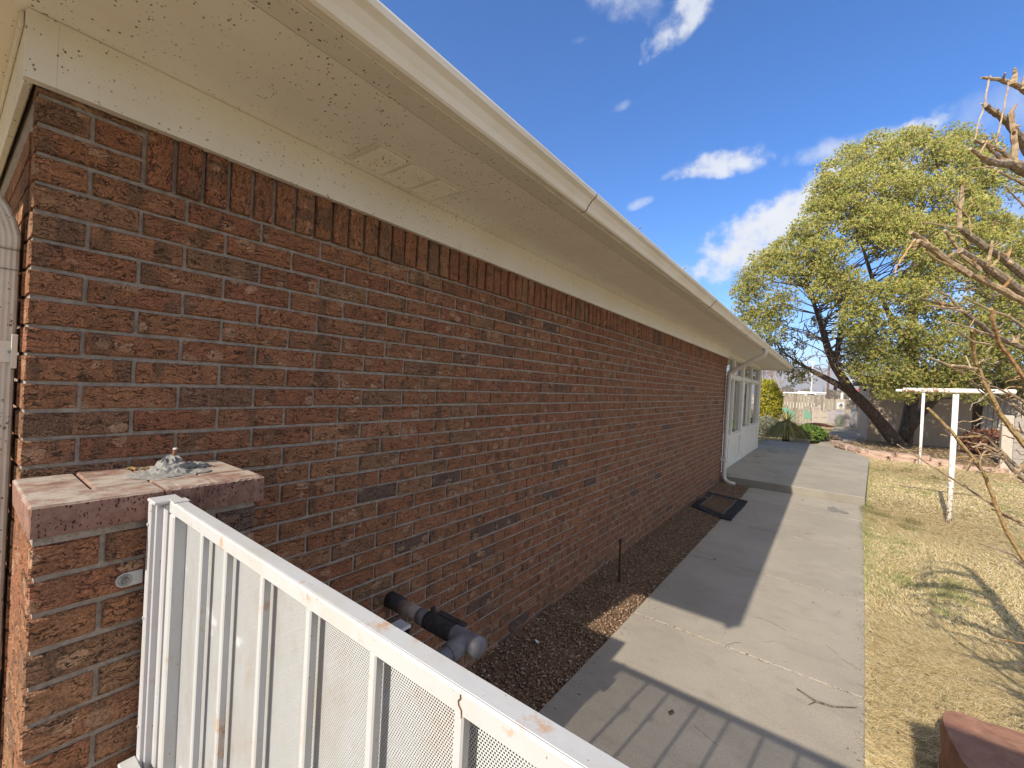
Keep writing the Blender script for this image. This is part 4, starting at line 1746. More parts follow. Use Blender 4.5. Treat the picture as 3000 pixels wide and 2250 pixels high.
def fence():
    t = thing('plank_fence', (0.0, FY, 0.1), 'weathered grey plank fence with faded painted mural behind the yucca', 'fence')
    rr = random.Random(14)
    x = -3.4
    mats = [simple_material('fence_board_%s' % n, c, 0.9, 0.35, 5.0, 0.7, 0.004, (9.0, 1.0, 0.9), second=tuple(k * 0.66 for k in c))
            for n, c in (('pale', (0.36, 0.32, 0.265)), ('grey', (0.25, 0.222, 0.188)), ('tan', (0.33, 0.28, 0.22)))]
    while x < 1.25:
        w = rr.uniform(0.125, 0.15)
        x1 = min(x + w, 1.27)
        m = MB()
        m.bbox(x + 0.008, x1 - 0.006, FY + rr.uniform(-.006, .006), FY + 0.022, G(0, FY) + rr.uniform(0, .03), 1.77 + rr.uniform(-.025, .025), 0.003)
        m.build('board', rr.choice(mats), t)
        x = x1
    for z in (0.45, 1.45):
        m = MB()
        m.box(-3.4, 1.27, FY + 0.024, FY + 0.07, z, z + 0.09)
        m.build('rail', mats[1], t)

    def px(X, Y):
        return 2200 + X * 450 / 2212, 1050 + Y * 450 / 2212

    def paint(name, pts, mat, off=0.0, parent=t):
        m = MB()
        q = []
        for (X, Y) in pts:
            w = on_y(*px(X, Y), FY)
            q.append((w[0], w[2]))
        m.prism(q, 1, FY - 0.0085 - off - 0.002, FY - 0.0085 - off)
        return m.build(name, mat, parent)
    green = simple_material('faded_green_paint', (0.08, 0.27, 0.19), 0.85, 0.4, 12.0, 0.3, 0.002, (6.0, 1.0, 1.0), second=(0.20, 0.31, 0.24))
    whit = simple_material('faded_white_paint', (0.43, 0.385, 0.345), 0.85, 0.25, 12.0, 0.3, 0.002, (9.0, 1.0, 1.0), second=(0.31, 0.27, 0.225))
    dark = simple_material('faded_dark_outline', (0.13, 0.10, 0.10), 0.85, 0.4, 30.0)
    blue = simple_material('faded_blue_paint', (0.12, 0.15, 0.27), 0.85, 0.5, 10.0, 0.3, 0.002, (8.0, 1.0, 1.0), second=(0.30, 0.31, 0.36))
    lilac = simple_material('faded_lilac_paint', (0.36, 0.33, 0.37), 0.85, 0.3, 9.0, 0.3, 0.002, (8.0, 1.0, 1.0), second=(0.26, 0.235, 0.24))
    paint('mural_patch', [(340, 640), (345, 690), (420, 722), (470, 765), (540, 805), (575, 850), (615, 852), (630, 780), (560, 738), (500, 706), (440, 695), (400, 655)][::-1], green)
    paint('mural_patch', [(765, 740), (770, 872), (872, 872), (855, 790), (812, 738)], green)
    paint('mural_patch', [(580, 850), (585, 900), (612, 890), (615, 852)], green, 0.0)
    paint('mural_patch', [(880, 690), (885, 925), (1105, 930), (1110, 755), (1010, 745), (1000, 650), (960, 690), (900, 690)], whit, 0.0005)

    def stroke(name, pts, wd, mat, off=0.004):
        m = MB()
        q = [on_y(*px(X, Y), FY) for (X, Y) in pts]
        m.tube([(a[0], FY - 0.008 - off, a[2]) for a in q], wd, 5)
        m.build(name, mat, t)
    # bench outline, shelves and little house, cloud outline
    stroke('mural_line', [(870, 900), (868, 760), (842, 660), (865, 648), (885, 665), (890, 690), (950, 690), (965, 650), (995, 642), (1008, 660), (1012, 740), (1035, 745), (1030, 770), (1105, 755), (1150, 745)], 0.010, dark)
    for (a, b, y0) in ((905, 985, 715), (905, 985, 742), (905, 965, 850), (1020, 1090, 848), (930, 960, 775)):
        stroke('mural_line', [(a, y0), (b, y0 + 3)], 0.009, dark)
    stroke('mural_line', [(370, 555), (440, 520), (520, 530), (560, 575), (555, 640)], 0.006, dark)
    stroke('mural_line', [(365, 575), (480, 572), (470, 600), (430, 610)], 0.006, dark)
    stroke('mural_line', [(370, 520), (370, 660)], 0.006, dark)
    paint('mural_patch', [(1112, 745), (1108, 930), (1200, 940), (1222, 800), (1222, 745), (1165, 750)], lilac, 0.0005)
    # painted gate beside it
    g = thing('painted_gate', (2.2, FY, 0.1), 'wooden garden gate painted with blue pickets and a small pavilion picture', 'garden gate')
    x = 1.29
    while x < 3.3:
        w = rr.uniform(0.12, 0.14)
        m = MB()
        m.bbox(x + 0.003, x + w - 0.003, FY + rr.uniform(-.003, .003), FY + 0.022, G(0, FY) + 0.04, 1.60 + rr.uniform(-.02, .02), 0.003)
        m.build('board', rr.choice(mats), g)
        x += w
    pm = {'g2': simple_material('faded_moss_paint', (0.17, 0.21, 0.13), 0.85, 0.4, 9.0, second=(0.30, 0.30, 0.27))}
    paint('mural_patch', [(1222, 745), (1226, 965), (1345, 965), (1355, 745)], lilac, 0.0, g)
    paint('mural_patch', [(1224, 850), (1226, 968), (1345, 968), (1350, 830), (1290, 810)], pm['g2'], 0.003, g)
    paint('mural_patch', [(1224, 752), (1224, 772), (1352, 768), (1354, 752)], blue, 0.003, g)
    paint('mural_patch', [(1222, 585), (1222, 738), (1358, 738), (1360, 585)], whit, 0.0, g)
    sky_p = simple_material('faded_pale_blue_paint', (0.50, 0.55, 0.60), 0.85, 0.2, 12.0)
    paint('mural_patch', [(1236, 632), (1236, 725), (1345, 725), (1345, 632)], sky_p, 0.003, g)
    paint('mural_patch', [(1262, 690), (1300, 645), (1332, 690)], dark, 0.006, g)
    paint('mural_patch', [(1275, 692), (1275, 722), (1318, 722), (1318, 692)], simple_material('ochre_paint', (0.45, 0.33, 0.17), 0.85), 0.006, g)
    paint('mural_patch', [(1362, 800), (1362, 975), (1655, 985), (1655, 800), (1500, 790)], lilac, 0.0, g)
    paint('mural_patch', [(1440, 700), (1430, 790), (1550, 800), (1600, 790), (1590, 740), (1540, 710)], simple_material('slate_paint', (0.20, 0.22, 0.25), 0.85, 0.4, 10.0), 0.002, g)
    for k in range(9):
        X = 1470 + k * 22
        paint('mural_patch', [(X, 815), (X, 960), (X + 12, 960), (X + 12, 815), (X + 6, 800)], blue if k % 3 else pm['g2'], 0.004, g)
    # dark edging timber at the foot of the fence
    m = MB()
    m.tube([(0.55, 27.9, 0.17), (1.0, 27.85, 0.20), (1.35, 27.9, 0.19), (1.7, 27.8, 0.16)], [0.05, 0.09, 0.08, 0.04], 8)
    tag(m.build('rotting_log', simple_material('rotten_wood', (0.09, 0.035, 0.03), 0.95, 0.4, 20.0)), 'dark reddish rotting log lying at the foot of the mural fence', 'log')


fence()


# ------------------------------------------------------------------ outbuilding and what stands by it
def outbuilding():
    t = thing('stucco_outbuilding', (4.0, 23, 0), 'low tan stucco outbuilding with dark eaves behind the pine tree', 'outbuilding')
    m = MB()
    m.box(2.68, 5.36, 20.6, 28.2, -0.1, 2.33)
    m.build('wall', M['stucco'], t)
    m = MB()
    m.box(2.44, 9.0, 20.32, 28.4, 2.335, 2.50)
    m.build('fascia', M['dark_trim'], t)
    m = MB()
    m.v = [(2.46, 20.34, 2.504), (9, 20.34, 2.504), (9, 28.4, 2.504), (2.46, 28.4, 2.504), (4.5, 24.3, 2.95), (9, 24.3, 2.95)]
    for q in ((0, 1, 5, 4), (2, 3, 4, 5), (3, 0, 4), (1, 2, 5)):
        m.face(q)
    m.build('roof', M['roof'], t)
    m = MB()
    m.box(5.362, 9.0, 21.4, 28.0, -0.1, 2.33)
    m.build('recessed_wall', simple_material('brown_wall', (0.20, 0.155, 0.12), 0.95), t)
    m = MB()
    m.box(2.52, 2.60, 20.42, 20.50, 2.05, 2.33)
    m.tube([(2.56, 20.46, 1.96), (2.56, 20.46, 2.05)], 0.06, 8)
    m.build('eave_lantern', M['dark_trim'], t)
    # leaning boards beside it
    b = thing('board_stack', (5.9, 20.6, 0.1), 'grey boards leaning in the shade beside the outbuilding', 'boards')
    rr = random.Random(6)
    for k in range(8):
        x = 5.50 + k * 0.125
        m = MB()
        m.hexa([(x, 20.45, 0.05), (x + 0.11, 20.45, 0.05), (x + 0.11, 20.48, 0.05), (x, 20.48, 0.05),
                (x + 0.2, 21.0, 1.95), (x + 0.31, 21.0, 1.95), (x + 0.31, 21.03, 1.95), (x + 0.2, 21.03, 1.95)])
        m.v = [(a + rr.uniform(-.01, .01), bb, c + rr.uniform(-.03, .03)) for a, bb, c in m.v]
        m.build('board', M['old_wood'], b)
    p = MB()
    p.bbox(5.01, 5.21, 15.85, 16.02, -0.1, 1.42, 0.012)
    tag(p.build('square_post', simple_material('pale_post', (0.47, 0.42, 0.36), 0.9, 0.2, 30.0)), 'short square pale post at the end of the stone border', 'post')
    w = thing('block_wall', (6.6, 16.0, 0), 'low grey concrete block wall at the right behind the bare branches', 'wall')
    m = MB()
    m.box(5.23, 8.2, 15.92, 16.05, -0.1, 1.36)
    m.build('wall_core', M['mortar'], w)
    for r in range(7):
        x = 5.22 - (0.2 if r % 2 else 0)
        while x < 8.2:
            m = MB()
            m.bbox(max(5.22, x) + 0.004, min(8.2, x + 0.4) - 0.004, 15.905, 15.95, r * 0.2 - 0.05 + 0.004, r * 0.2 + 0.15 - 0.004, 0.004)
            m.build('block', M['block'], w)
            x += 0.4


outbuilding()


# ------------------------------------------------------------------ shrubs
def leaf_ball(name, c, r, n, size, palette, label, cat, seed, up=0.35, drop=0.0, stem=True, group=None, width=0.5, fill=0.55):
    """shrub of many small leaf clumps spread through a rounded volume"""
    rg = np.random.default_rng(seed)
    t = thing(name, (c[0], c[1], c[2] - r[2]), label, cat, group)
    d = rg.normal(size=(n, 3))
    d /= np.linalg.norm(d, axis=1)[:, None]
    lob = 1 + 0.13 * np.sin(d[:, 0] * 5 + seed) * np.cos(d[:, 2] * 6 + d[:, 1] * 4)
    rad = (fill + (1.0 - fill) * rg.random(n) ** 0.5) * lob
    pos = np.array(c) + d * rad[:, None] * np.array(r)
    ax = d + rg.normal(size=(n, 3)) * 0.55 + np.array([0, 0, up])
    ax /= np.linalg.norm(ax, axis=1)[:, None]
    needles(pos, ax, n, 4, size, width, palette, rg, 'foliage', M['leaf'], t, spread=0.9)
    if stem:
        m = MB()
        rr = random.Random(seed)
        for k in range(7):
            a = rr.uniform(0, 6.28)
            q = rr.uniform(.2, .7)
            m.tube([(c[0], c[1], c[2] - r[2] - 0.05), (c[0] + .4 * q * r[0] * math.cos(a), c[1] + .4 * q * r[1] * math.sin(a), c[2] - 0.3 * r[2]),
                    (c[0] + q * r[0] * math.cos(a), c[1] + q * r[1] * math.sin(a), c[2] + .4 * r[2])], [0.03, 0.02, 0.008], 5)
        m.build('stems', M['bark'], t)
    return t


def needles(pos, ax, n, k, size, width, palette, rg, name, mat, parent, spread=1.0, brown=0.0):
    """n tufts of k narrow blades"""
    pal = np.array(palette)
    tuftc = pal[rg.integers(0, len(pal), n)] * rg.uniform(0.75, 1.25, (n, 1))
    A = np.repeat(ax[:, None, :], k, 1)
    D = A + rg.normal(size=(n, k, 3)) * spread * 0.62
    D /= np.linalg.norm(D, axis=2)[:, :, None]
    L = size * rg.uniform(0.65, 1.25, (n, k, 1))
    S = np.cross(D, rg.normal(size=(n, k, 3)))
    S /= np.linalg.norm(S, axis=2)[:, :, None]
    B = pos[:, None, :] - D * L * 0.15
    W = S * L * width * 0.5
    mid = B + D * L * 0.5
    v0, v1, v2, v3 = B, mid + W, B + D * L, mid - W
    V = np.stack([v0, v1, v2, v3], 2).reshape(-1, 3)
    q = np.arange(n * k) * 4
    F = np.stack([np.stack([q, q + 1, q + 2], 1), np.stack([q, q + 2, q + 3], 1)], 1).reshape(-1, 3)
    cc = np.repeat(tuftc[:, None, :], k, 1) * rg.uniform(0.85, 1.15, (n, k, 1))
    cc = np.repeat(cc.reshape(-1, 3), 2, 0)
    return np_mesh(name, V, F, cc, mat, parent)


leaf_ball('round_shrub', (-1.02, 22.4, 1.22), (0.90, 0.8, 1.16), 6500, 0.085, [(0.42, 0.40, 0.02), (0.50, 0.45, 0.03), (0.34, 0.36, 0.025), (0.55, 0.50, 0.06)],
          'bright yellow green rounded conifer shrub between the house end and the fence', 'shrub', 5)
leaf_ball('lavender_shrub', (-0.38, 18.9, 0.42), (0.42, 0.42, 0.36), 1500, 0.10, [(0.30, 0.31, 0.23), (0.36, 0.35, 0.26), (0.26, 0.28, 0.19)],
          'small grey green lavender like shrub by the corner of the house', 'shrub', 8, 0.9, 0.0, True, None, 0.2)
leaf_ball('leafy_plant', (1.02, 18.35, 0.33), (0.45, 0.40, 0.29), 1300, 0.085, [(0.09, 0.20, 0.03), (0.14, 0.25, 0.04), (0.20, 0.28, 0.05)],
          'fresh green leafy low plant just right of the yucca', 'plant', 9, 0.5, 0.0, True, None, 0.6)
leaf_ball('dead_shrub', (1.42, 18.9, 0.16), (0.45, 0.5, 0.14), 700, 0.09, [(0.20, 0.14, 0.10), (0.28, 0.21, 0.14), (0.13, 0.09, 0.07)],
          'low brown dead shrub beside the start of the sidewalk', 'shrub', 10, 0.3, 0.0, False, None, 0.3)
leaf_ball('reddish_shrub', (5.3, 18.6, 0.48), (0.55, 0.5, 0.42), 1100, 0.11, [(0.20, 0.075, 0.05), (0.13, 0.06, 0.045), (0.27, 0.12, 0.06)],
          'dark reddish dry shrub in the shade at the right end of the tree bed', 'shrub', 12, 0.3, 0.0, True, None, 0.35)


def yucca():
    c = np.array([0.36, 17.40, 0.12])
    t = thing('yucca', tuple(c), 'drooping yucca with long straw tipped green blades at the patio edge', 'plant')
    rg = np.random.default_rng(4)
    V, F, C = [], [], []
    for k in range(820):
        a = rg.uniform(0, 2 * np.pi)
        side = np.array([-np.sin(a), np.cos(a), 0])
        rad = np.array([np.cos(a), np.sin(a), 0])
        w = rg.uniform(0.009, 0.017)
        n0 = len(V)
        top = k % 9 == 0
        col = np.array([(0.22, 0.22, 0.05), (0.40, 0.35, 0.12), (0.15, 0.17, 0.045), (0.55, 0.46, 0.19)][rg.integers(0, 4)])
        z0 = rg.uniform(0.40, 0.62)
        Rr = rg.uniform(0.45, 0.92)
        up = rg.uniform(0.05, 0.16)
        if top:
            Rr, up = rg.uniform(0.10, 0.62), rg.uniform(0.30, 0.62)
        m = 6
        for i in range(m + 1):
            s_ = i / m
            if top:
                zz = z0 + up * s_ * (1.25 - 0.45 * s_)
            else:
                zz = z0 + up * math.sin(min(1.0, s_ * 2.2) * math.pi / 2) * (1 - s_) - (z0 - 0.06) * s_ ** 1.5
            p = c + rad * Rr * s_ ** 0.9 + np.array([0, 0, zz])
            p[2] = max(p[2], (0.145 if p[1] < 16.65 else 0.04) + 0.02 * rg.random())
            ww = w * (1 - s_) + 0.002
            V += [p - side * ww, p + side * ww]
        for i in range(m):
            q = n0 + 2 * i
            F += [(q, q + 1, q + 3), (q, q + 3, q + 2)]
            C += [col * (1.25 - 0.35 * i / m)] * 2
    np_mesh('leaf_blades', np.array(V), np.array(F), np.array(C), M['leaf'], t)
    m = MB()
    m.tube([tuple(c - np.array([0, 0, 0.1])), tuple(c + np.array([0, 0, 0.5]))], [0.12, 0.07], 10)
    m.build('stump', M['bark'], t)


yucca()


# ------------------------------------------------------------------ the pine
def pine():
    base = np.array([3.30, 18.7, 0.1])
    t = thing('pine_tree', tuple(base), 'tall spreading pine with a leaning forked trunk above the stone border', 'tree')
    D0 = 14.05
    # limbs traced in depth: (pixel u, v, depth, radius)
    def limb(name, pts, n=10):
        m = MB()
        path = [P(u, v, d) for (u, v, d, r) in pts]
        m.tube(path, [r for (_, _, _, r) in pts], n)
        m.build(name, M['bark'], t, True)
    b = P(2648, 1318, D0)
    limb('trunk', [(2655, 1335, D0, .30), (2635, 1305, D0, .22), (2600, 1265, D0, .185), (2560, 1215, D0 - .1, .17), (2525, 1178, D0 - .2, .16), (2495, 1150, D0 - .3, .15)], 14)
    limb('limb', [(2497, 1153, D0 - .3, .145), (2470, 1110, D0 - .5, .125), (2447, 1075, D0 - .6, .115), (2425, 1020, D0 - .8, .10), (2408, 960, D0 - 1.0, .075), (2385, 890, D0 - 1.1, .05), (2350, 820, D0 - 1.1, .025)])
    limb('limb', [(2495, 1150, D0 - .3, .12), (2458, 1128, D0 - .2, .10), (2415, 1105, D0 - .1, .085), (2370, 1082, D0, .065), (2335, 1060, D0 + .2, .04), (2290, 1030, D0 + .3, .02)])
    limb('limb', [(2450, 1130, D0 - .2, .06), (2446, 1140, D0 - .25, .045)])
    limb('limb', [(2572, 1225, D0 - .1, .12), (2545, 1190, D0 + .1, .10), (2520, 1162, D0 + .1, .085), (2500, 1150, D0 - .1, .07)])
    limb('limb', [(2448, 1080, D0 - .6, .09), (2452, 1040, D0 - .5, .08), (2460, 980, D0 - .4, .07), (2475, 900, D0 - .2, .055), (2500, 800, D0, .03)])
    limb('limb', [(2645, 1315, D0 + .1, .22), (2660, 1240, D0 + .2, .19), (2675, 1150, D0 + .2, .17), (2670, 1000, D0 + .3, .15), (2680, 850, D0 + .3, .12), (2690, 680, D0 + .3, .09), (2700, 520, D0 + .3, .05), (2710, 430, D0 + .3, .02)])
    limb('limb', [(2640, 1290, D0, .18), (2690, 1220, D0 - .5, .13), (2740, 1170, D0 - .9, .10), (2800, 1090, D0 - 1.2, .07), (2860, 980, D0 - 1.4, .03)])
    limb('limb', [(2668, 1030, D0 + .3, .10), (2610, 930, D0, .08), (2560, 830, D0 - .3, .06), (2520, 700, D0 - .4, .03)])
    limb('limb', [(2680, 900, D0 + .3, .09), (2760, 780, D0 + .2, .07), (2830, 640, D0 + .1, .04), (2860, 520, D0, .02)])
    # crown: boughs inside the outline
    out = [(2163, 880), (2172, 830), (2205, 790), (2240, 738), (2300, 705), (2358, 640), (2402, 588), (2412, 520), (2445, 470), (2485, 432), (2550, 408), (2615, 424), (2650, 402),
           (2700, 392), (2750, 404), (2790, 392), (2850, 415), (2915, 450), (2965, 510), (2992, 600), (3010, 680), (3060, 800), (3100, 960), (3080, 1060), (2990, 1120), (2900, 1130), (2820, 1120),
           (2700, 1140), (2610, 1130), (2540, 1110), (2505, 1060), (2490, 1000), (2460, 930), (2400, 885), (2330, 900), (2300, 950), (2270, 990), (2225, 985), (2185, 940)]
    O = np.array(out, float)

    def inside(u, v):
        c = False
        j = len(O) - 1
        for i in range(len(O)):
            if ((O[i, 1] > v) != (O[j, 1] > v)) and (u < (O[j, 0] - O[i, 0]) * (v - O[i, 1]) / (O[j, 1] - O[i, 1]) + O[i, 0]):
                c = not c
            j = i
        return c
    gaps = [(2722, 508, 26), (2500, 770, 26), (2565, 800, 30), (2635, 790, 20), (2430, 930, 40), (2920, 575, 22), (2960, 620, 18), (2600, 900, 22), (2350, 950, 50), (2330, 850, 18), (2700, 950, 18)]
    rr = random.Random(44)
    gaps += [(rr.uniform(2220, 2960), rr.uniform(440, 1090), rr.uniform(6, 15)) for _ in range(34)]
    boughs = []
    tries = 0
    while len(boughs) < 400 and tries < 40000:
        tries += 1
        u, v = rr.uniform(2160, 3100), rr.uniform(385, 1140)
        if not inside(u, v):
            continue
        # distance to outline sets size
        dist = min(np.hypot(O[:, 0] - u, O[:, 1] - v).min(), 400)
        rpx = rr.uniform(24, 48)
        if dist < rpx * 0.55 and dist < 22:
            continue
        rel = ((u - 2640) / 500) ** 2 + ((v - 800) / 430) ** 2
        dep = math.sqrt(max(0.03, 1 - min(rel, 0.97))) * 3.4
        front = len(boughs) % 10 < 8
        d = D0 - dep * rr.uniform(0.72, 1.0) if front else D0 + dep * rr.uniform(-0.5, 0.9)
        if any(math.hypot(u - a, v - b_) < c + rpx * 0.55 for a, b_, c in gaps) and (front or rr.random() < 0.6):
            continue
        if any(math.hypot(u - a, v - b_) < (r0 + rpx) * 0.38 and abs(d - dd) < 0.7 for a, b_, r0, dd in boughs):
            continue
        boughs.append((u, v, rpx, d))
    # hanging spray at the lower left and the low boughs over the crossbar
    boughs += [(2285, 1060, 26, D0 + .2), (2312, 1078, 26, D0), (2340, 1090, 24, D0 + .1), (2365, 1105, 20, D0), (2300, 1035, 22, D0 + .3), (2330, 1115, 16, D0), (2262, 1048, 18, D0 + .2),
               (2225, 1000, 22, D0 - .2), (2250, 1012, 22, D0 - .4), (2275, 1000, 20, D0 + .3), (2310, 985, 18, D0 - .5), (2345, 1010, 14, D0 - .3), (2380, 985, 14, D0 - .6), (2395, 940, 14, D0 - .9), (2600, 1150, 20, D0 - 2.2), (2630, 1158, 18, D0 - 2.3), (2660, 1165, 18, D0 - 2.3), (2580, 1158, 14, D0 - 2.3), (2520, 1090, 22, D0 - .6), (2500, 1078, 18, D0 - .6),
               (2840, 1160, 20, D0 - 2.0), (2870, 1168, 18, D0 - 2.0), (2810, 1150, 18, D0 - 2.1), (2735, 1148, 22, D0 - 2.1)]
    rg = np.random.default_rng(17)
    PPos, PAx = [], []
    tw = MB()
    trunk_ax = [P(2670, 1000, D0 + .3), P(2680, 850, D0 + .3), P(2690, 680, D0 + .3), P(2700, 520, D0 + .3), P(2425, 1020, D0 - .8), P(2370, 1082, D0), P(2475, 900, D0 - .2), P(2560, 830, D0 - .3),
                P(2760, 780, D0 + .2), P(2800, 1090, D0 - 1.2), P(2385, 890, D0 - 1.1)]
    LA = [[(2668, 1030, .3), (2610, 930, 0), (2560, 830, -.3), (2520, 700, -.4)], [(2680, 900, .3), (2760, 780, .2), (2830, 640, .1), (2860, 520, 0)],
          [(2670, 1000, .3), (2680, 850, .3), (2690, 680, .3), (2700, 520, .3), (2710, 440, .3)], [(2740, 1170, -.9), (2800, 1090, -1.2), (2860, 980, -1.4)],
          [(2447, 1075, -.6), (2425, 1020, -.8), (2408, 960, -1.), (2385, 890, -1.1), (2350, 820, -1.1)], [(2452, 1040, -.5), (2460, 980, -.4), (2475, 900, -.2), (2500, 800, 0)],
          [(2370, 1082, 0), (2335, 1060, .2), (2290, 1030, .3)]]
    trunk_ax = []
    for ln in LA:
        for i in range(len(ln) - 1):
            for k in range(7):
                f = k / 7
                trunk_ax.append(P(lerp(ln[i][0], ln[i + 1][0], f), lerp(ln[i][1], ln[i + 1][1], f), D0 + lerp(ln[i][2], ln[i + 1][2], f)))
    TA = np.array(trunk_ax)
    for (u, v, rpx, d) in boughs:
        c = np.array(P(u, v, d))
        R = rpx * d / FPX
        rad = np.array([R * 1.2, R * 1.2, R * 1.0])
        outw = c - np.array(P(2650, 850, D0 + .2))
        outw /= np.linalg.norm(outw) + 1e-6
        n = int(250 * (R / 0.42) ** 2) + 20
        dd = rg.normal(size=(n, 3)) + outw * 0.55 + np.array([0, 0, 0.45])
        dd /= np.linalg.norm(dd, axis=1)[:, None]
        PPos.append(c + dd * rad * rg.uniform(0.45, 1.12, (n, 1)))
        PAx.append(dd * 0.8 + outw * 0.4 + np.array([0, 0, 0.35]) + rg.normal(size=(n, 3)) * 0.25)
        k = np.argmin(np.linalg.norm(TA - c, axis=1) + 1.6 * np.maximum(0, TA[:, 2] - c[2] + 0.5) + rg.uniform(0, 0.8, len(TA)))
        s = TA[k]
        mid = (s + c) / 2 + np.array([0, 0, 0.12]) + rg.normal(size=3) * 0.12
        if rg.random() < 0.55:
            m1 = s * 0.7 + c * 0.3 + rg.normal(size=3) * 0.13
            m2 = s * 0.3 + c * 0.7 + rg.normal(size=3) * 0.13
            tw.tube([tuple(s), tuple(m1), tuple(m2), tuple(c)], [0.022, 0.017, 0.012, 0.005], 5, False)
        for q in range(3):
            e = c + rg.normal(size=3) * rad * 0.4
            tw.tube([tuple(mid * 0.3 + c * 0.7), tuple(e)], [0.010, 0.004], 4, False)
    pos = np.concatenate(PPos)
    ax = np.concatenate(PAx)
    ax /= np.linalg.norm(ax, axis=1)[:, None]
    n = len(pos)
    pal = [(0.39, 0.39, 0.085), (0.46, 0.44, 0.10), (0.31, 0.36, 0.085), (0.52, 0.49, 0.13), (0.42, 0.42, 0.09), (0.32, 0.37, 0.12), (0.50, 0.40, 0.15)]
    cr = needles(pos, ax, n, 8, 0.072, 0.27, pal, rg, 'crown', M['needles'], t, 1.05)
    # bare dead twigs in the open underside
    rr = random.Random(9)
    for k in range(85):
        u, v = rr.uniform(2300, 2470), rr.uniform(930, 1090)
        a = rr.uniform(-2.8, -0.4) if rr.random() < .6 else rr.uniform(0.6, 2.6)
        d = D0 - rr.uniform(0, 1.2)
        pts = []
        L = rr.uniform(25, 80)
        for i in range(5):
            pts.append(P(u + L * i / 4 * math.cos(a), v + L * i / 4 * math.sin(a) * 0.8 + rr.uniform(-3, 3), d))
            a += rr.uniform(-.25, .25)
        tw.tube(pts, [0.014, 0.011, 0.008, 0.006, 0.003], 4, False)
    o = tw.build('twigs', simple_material('grey_twig_bark', (0.24, 0.20, 0.17), 0.95, 0.4, 14.0, 0.6, 0.01, second=(0.10, 0.08, 0.07)), t)
    tag(o, kind='stuff')


pine()


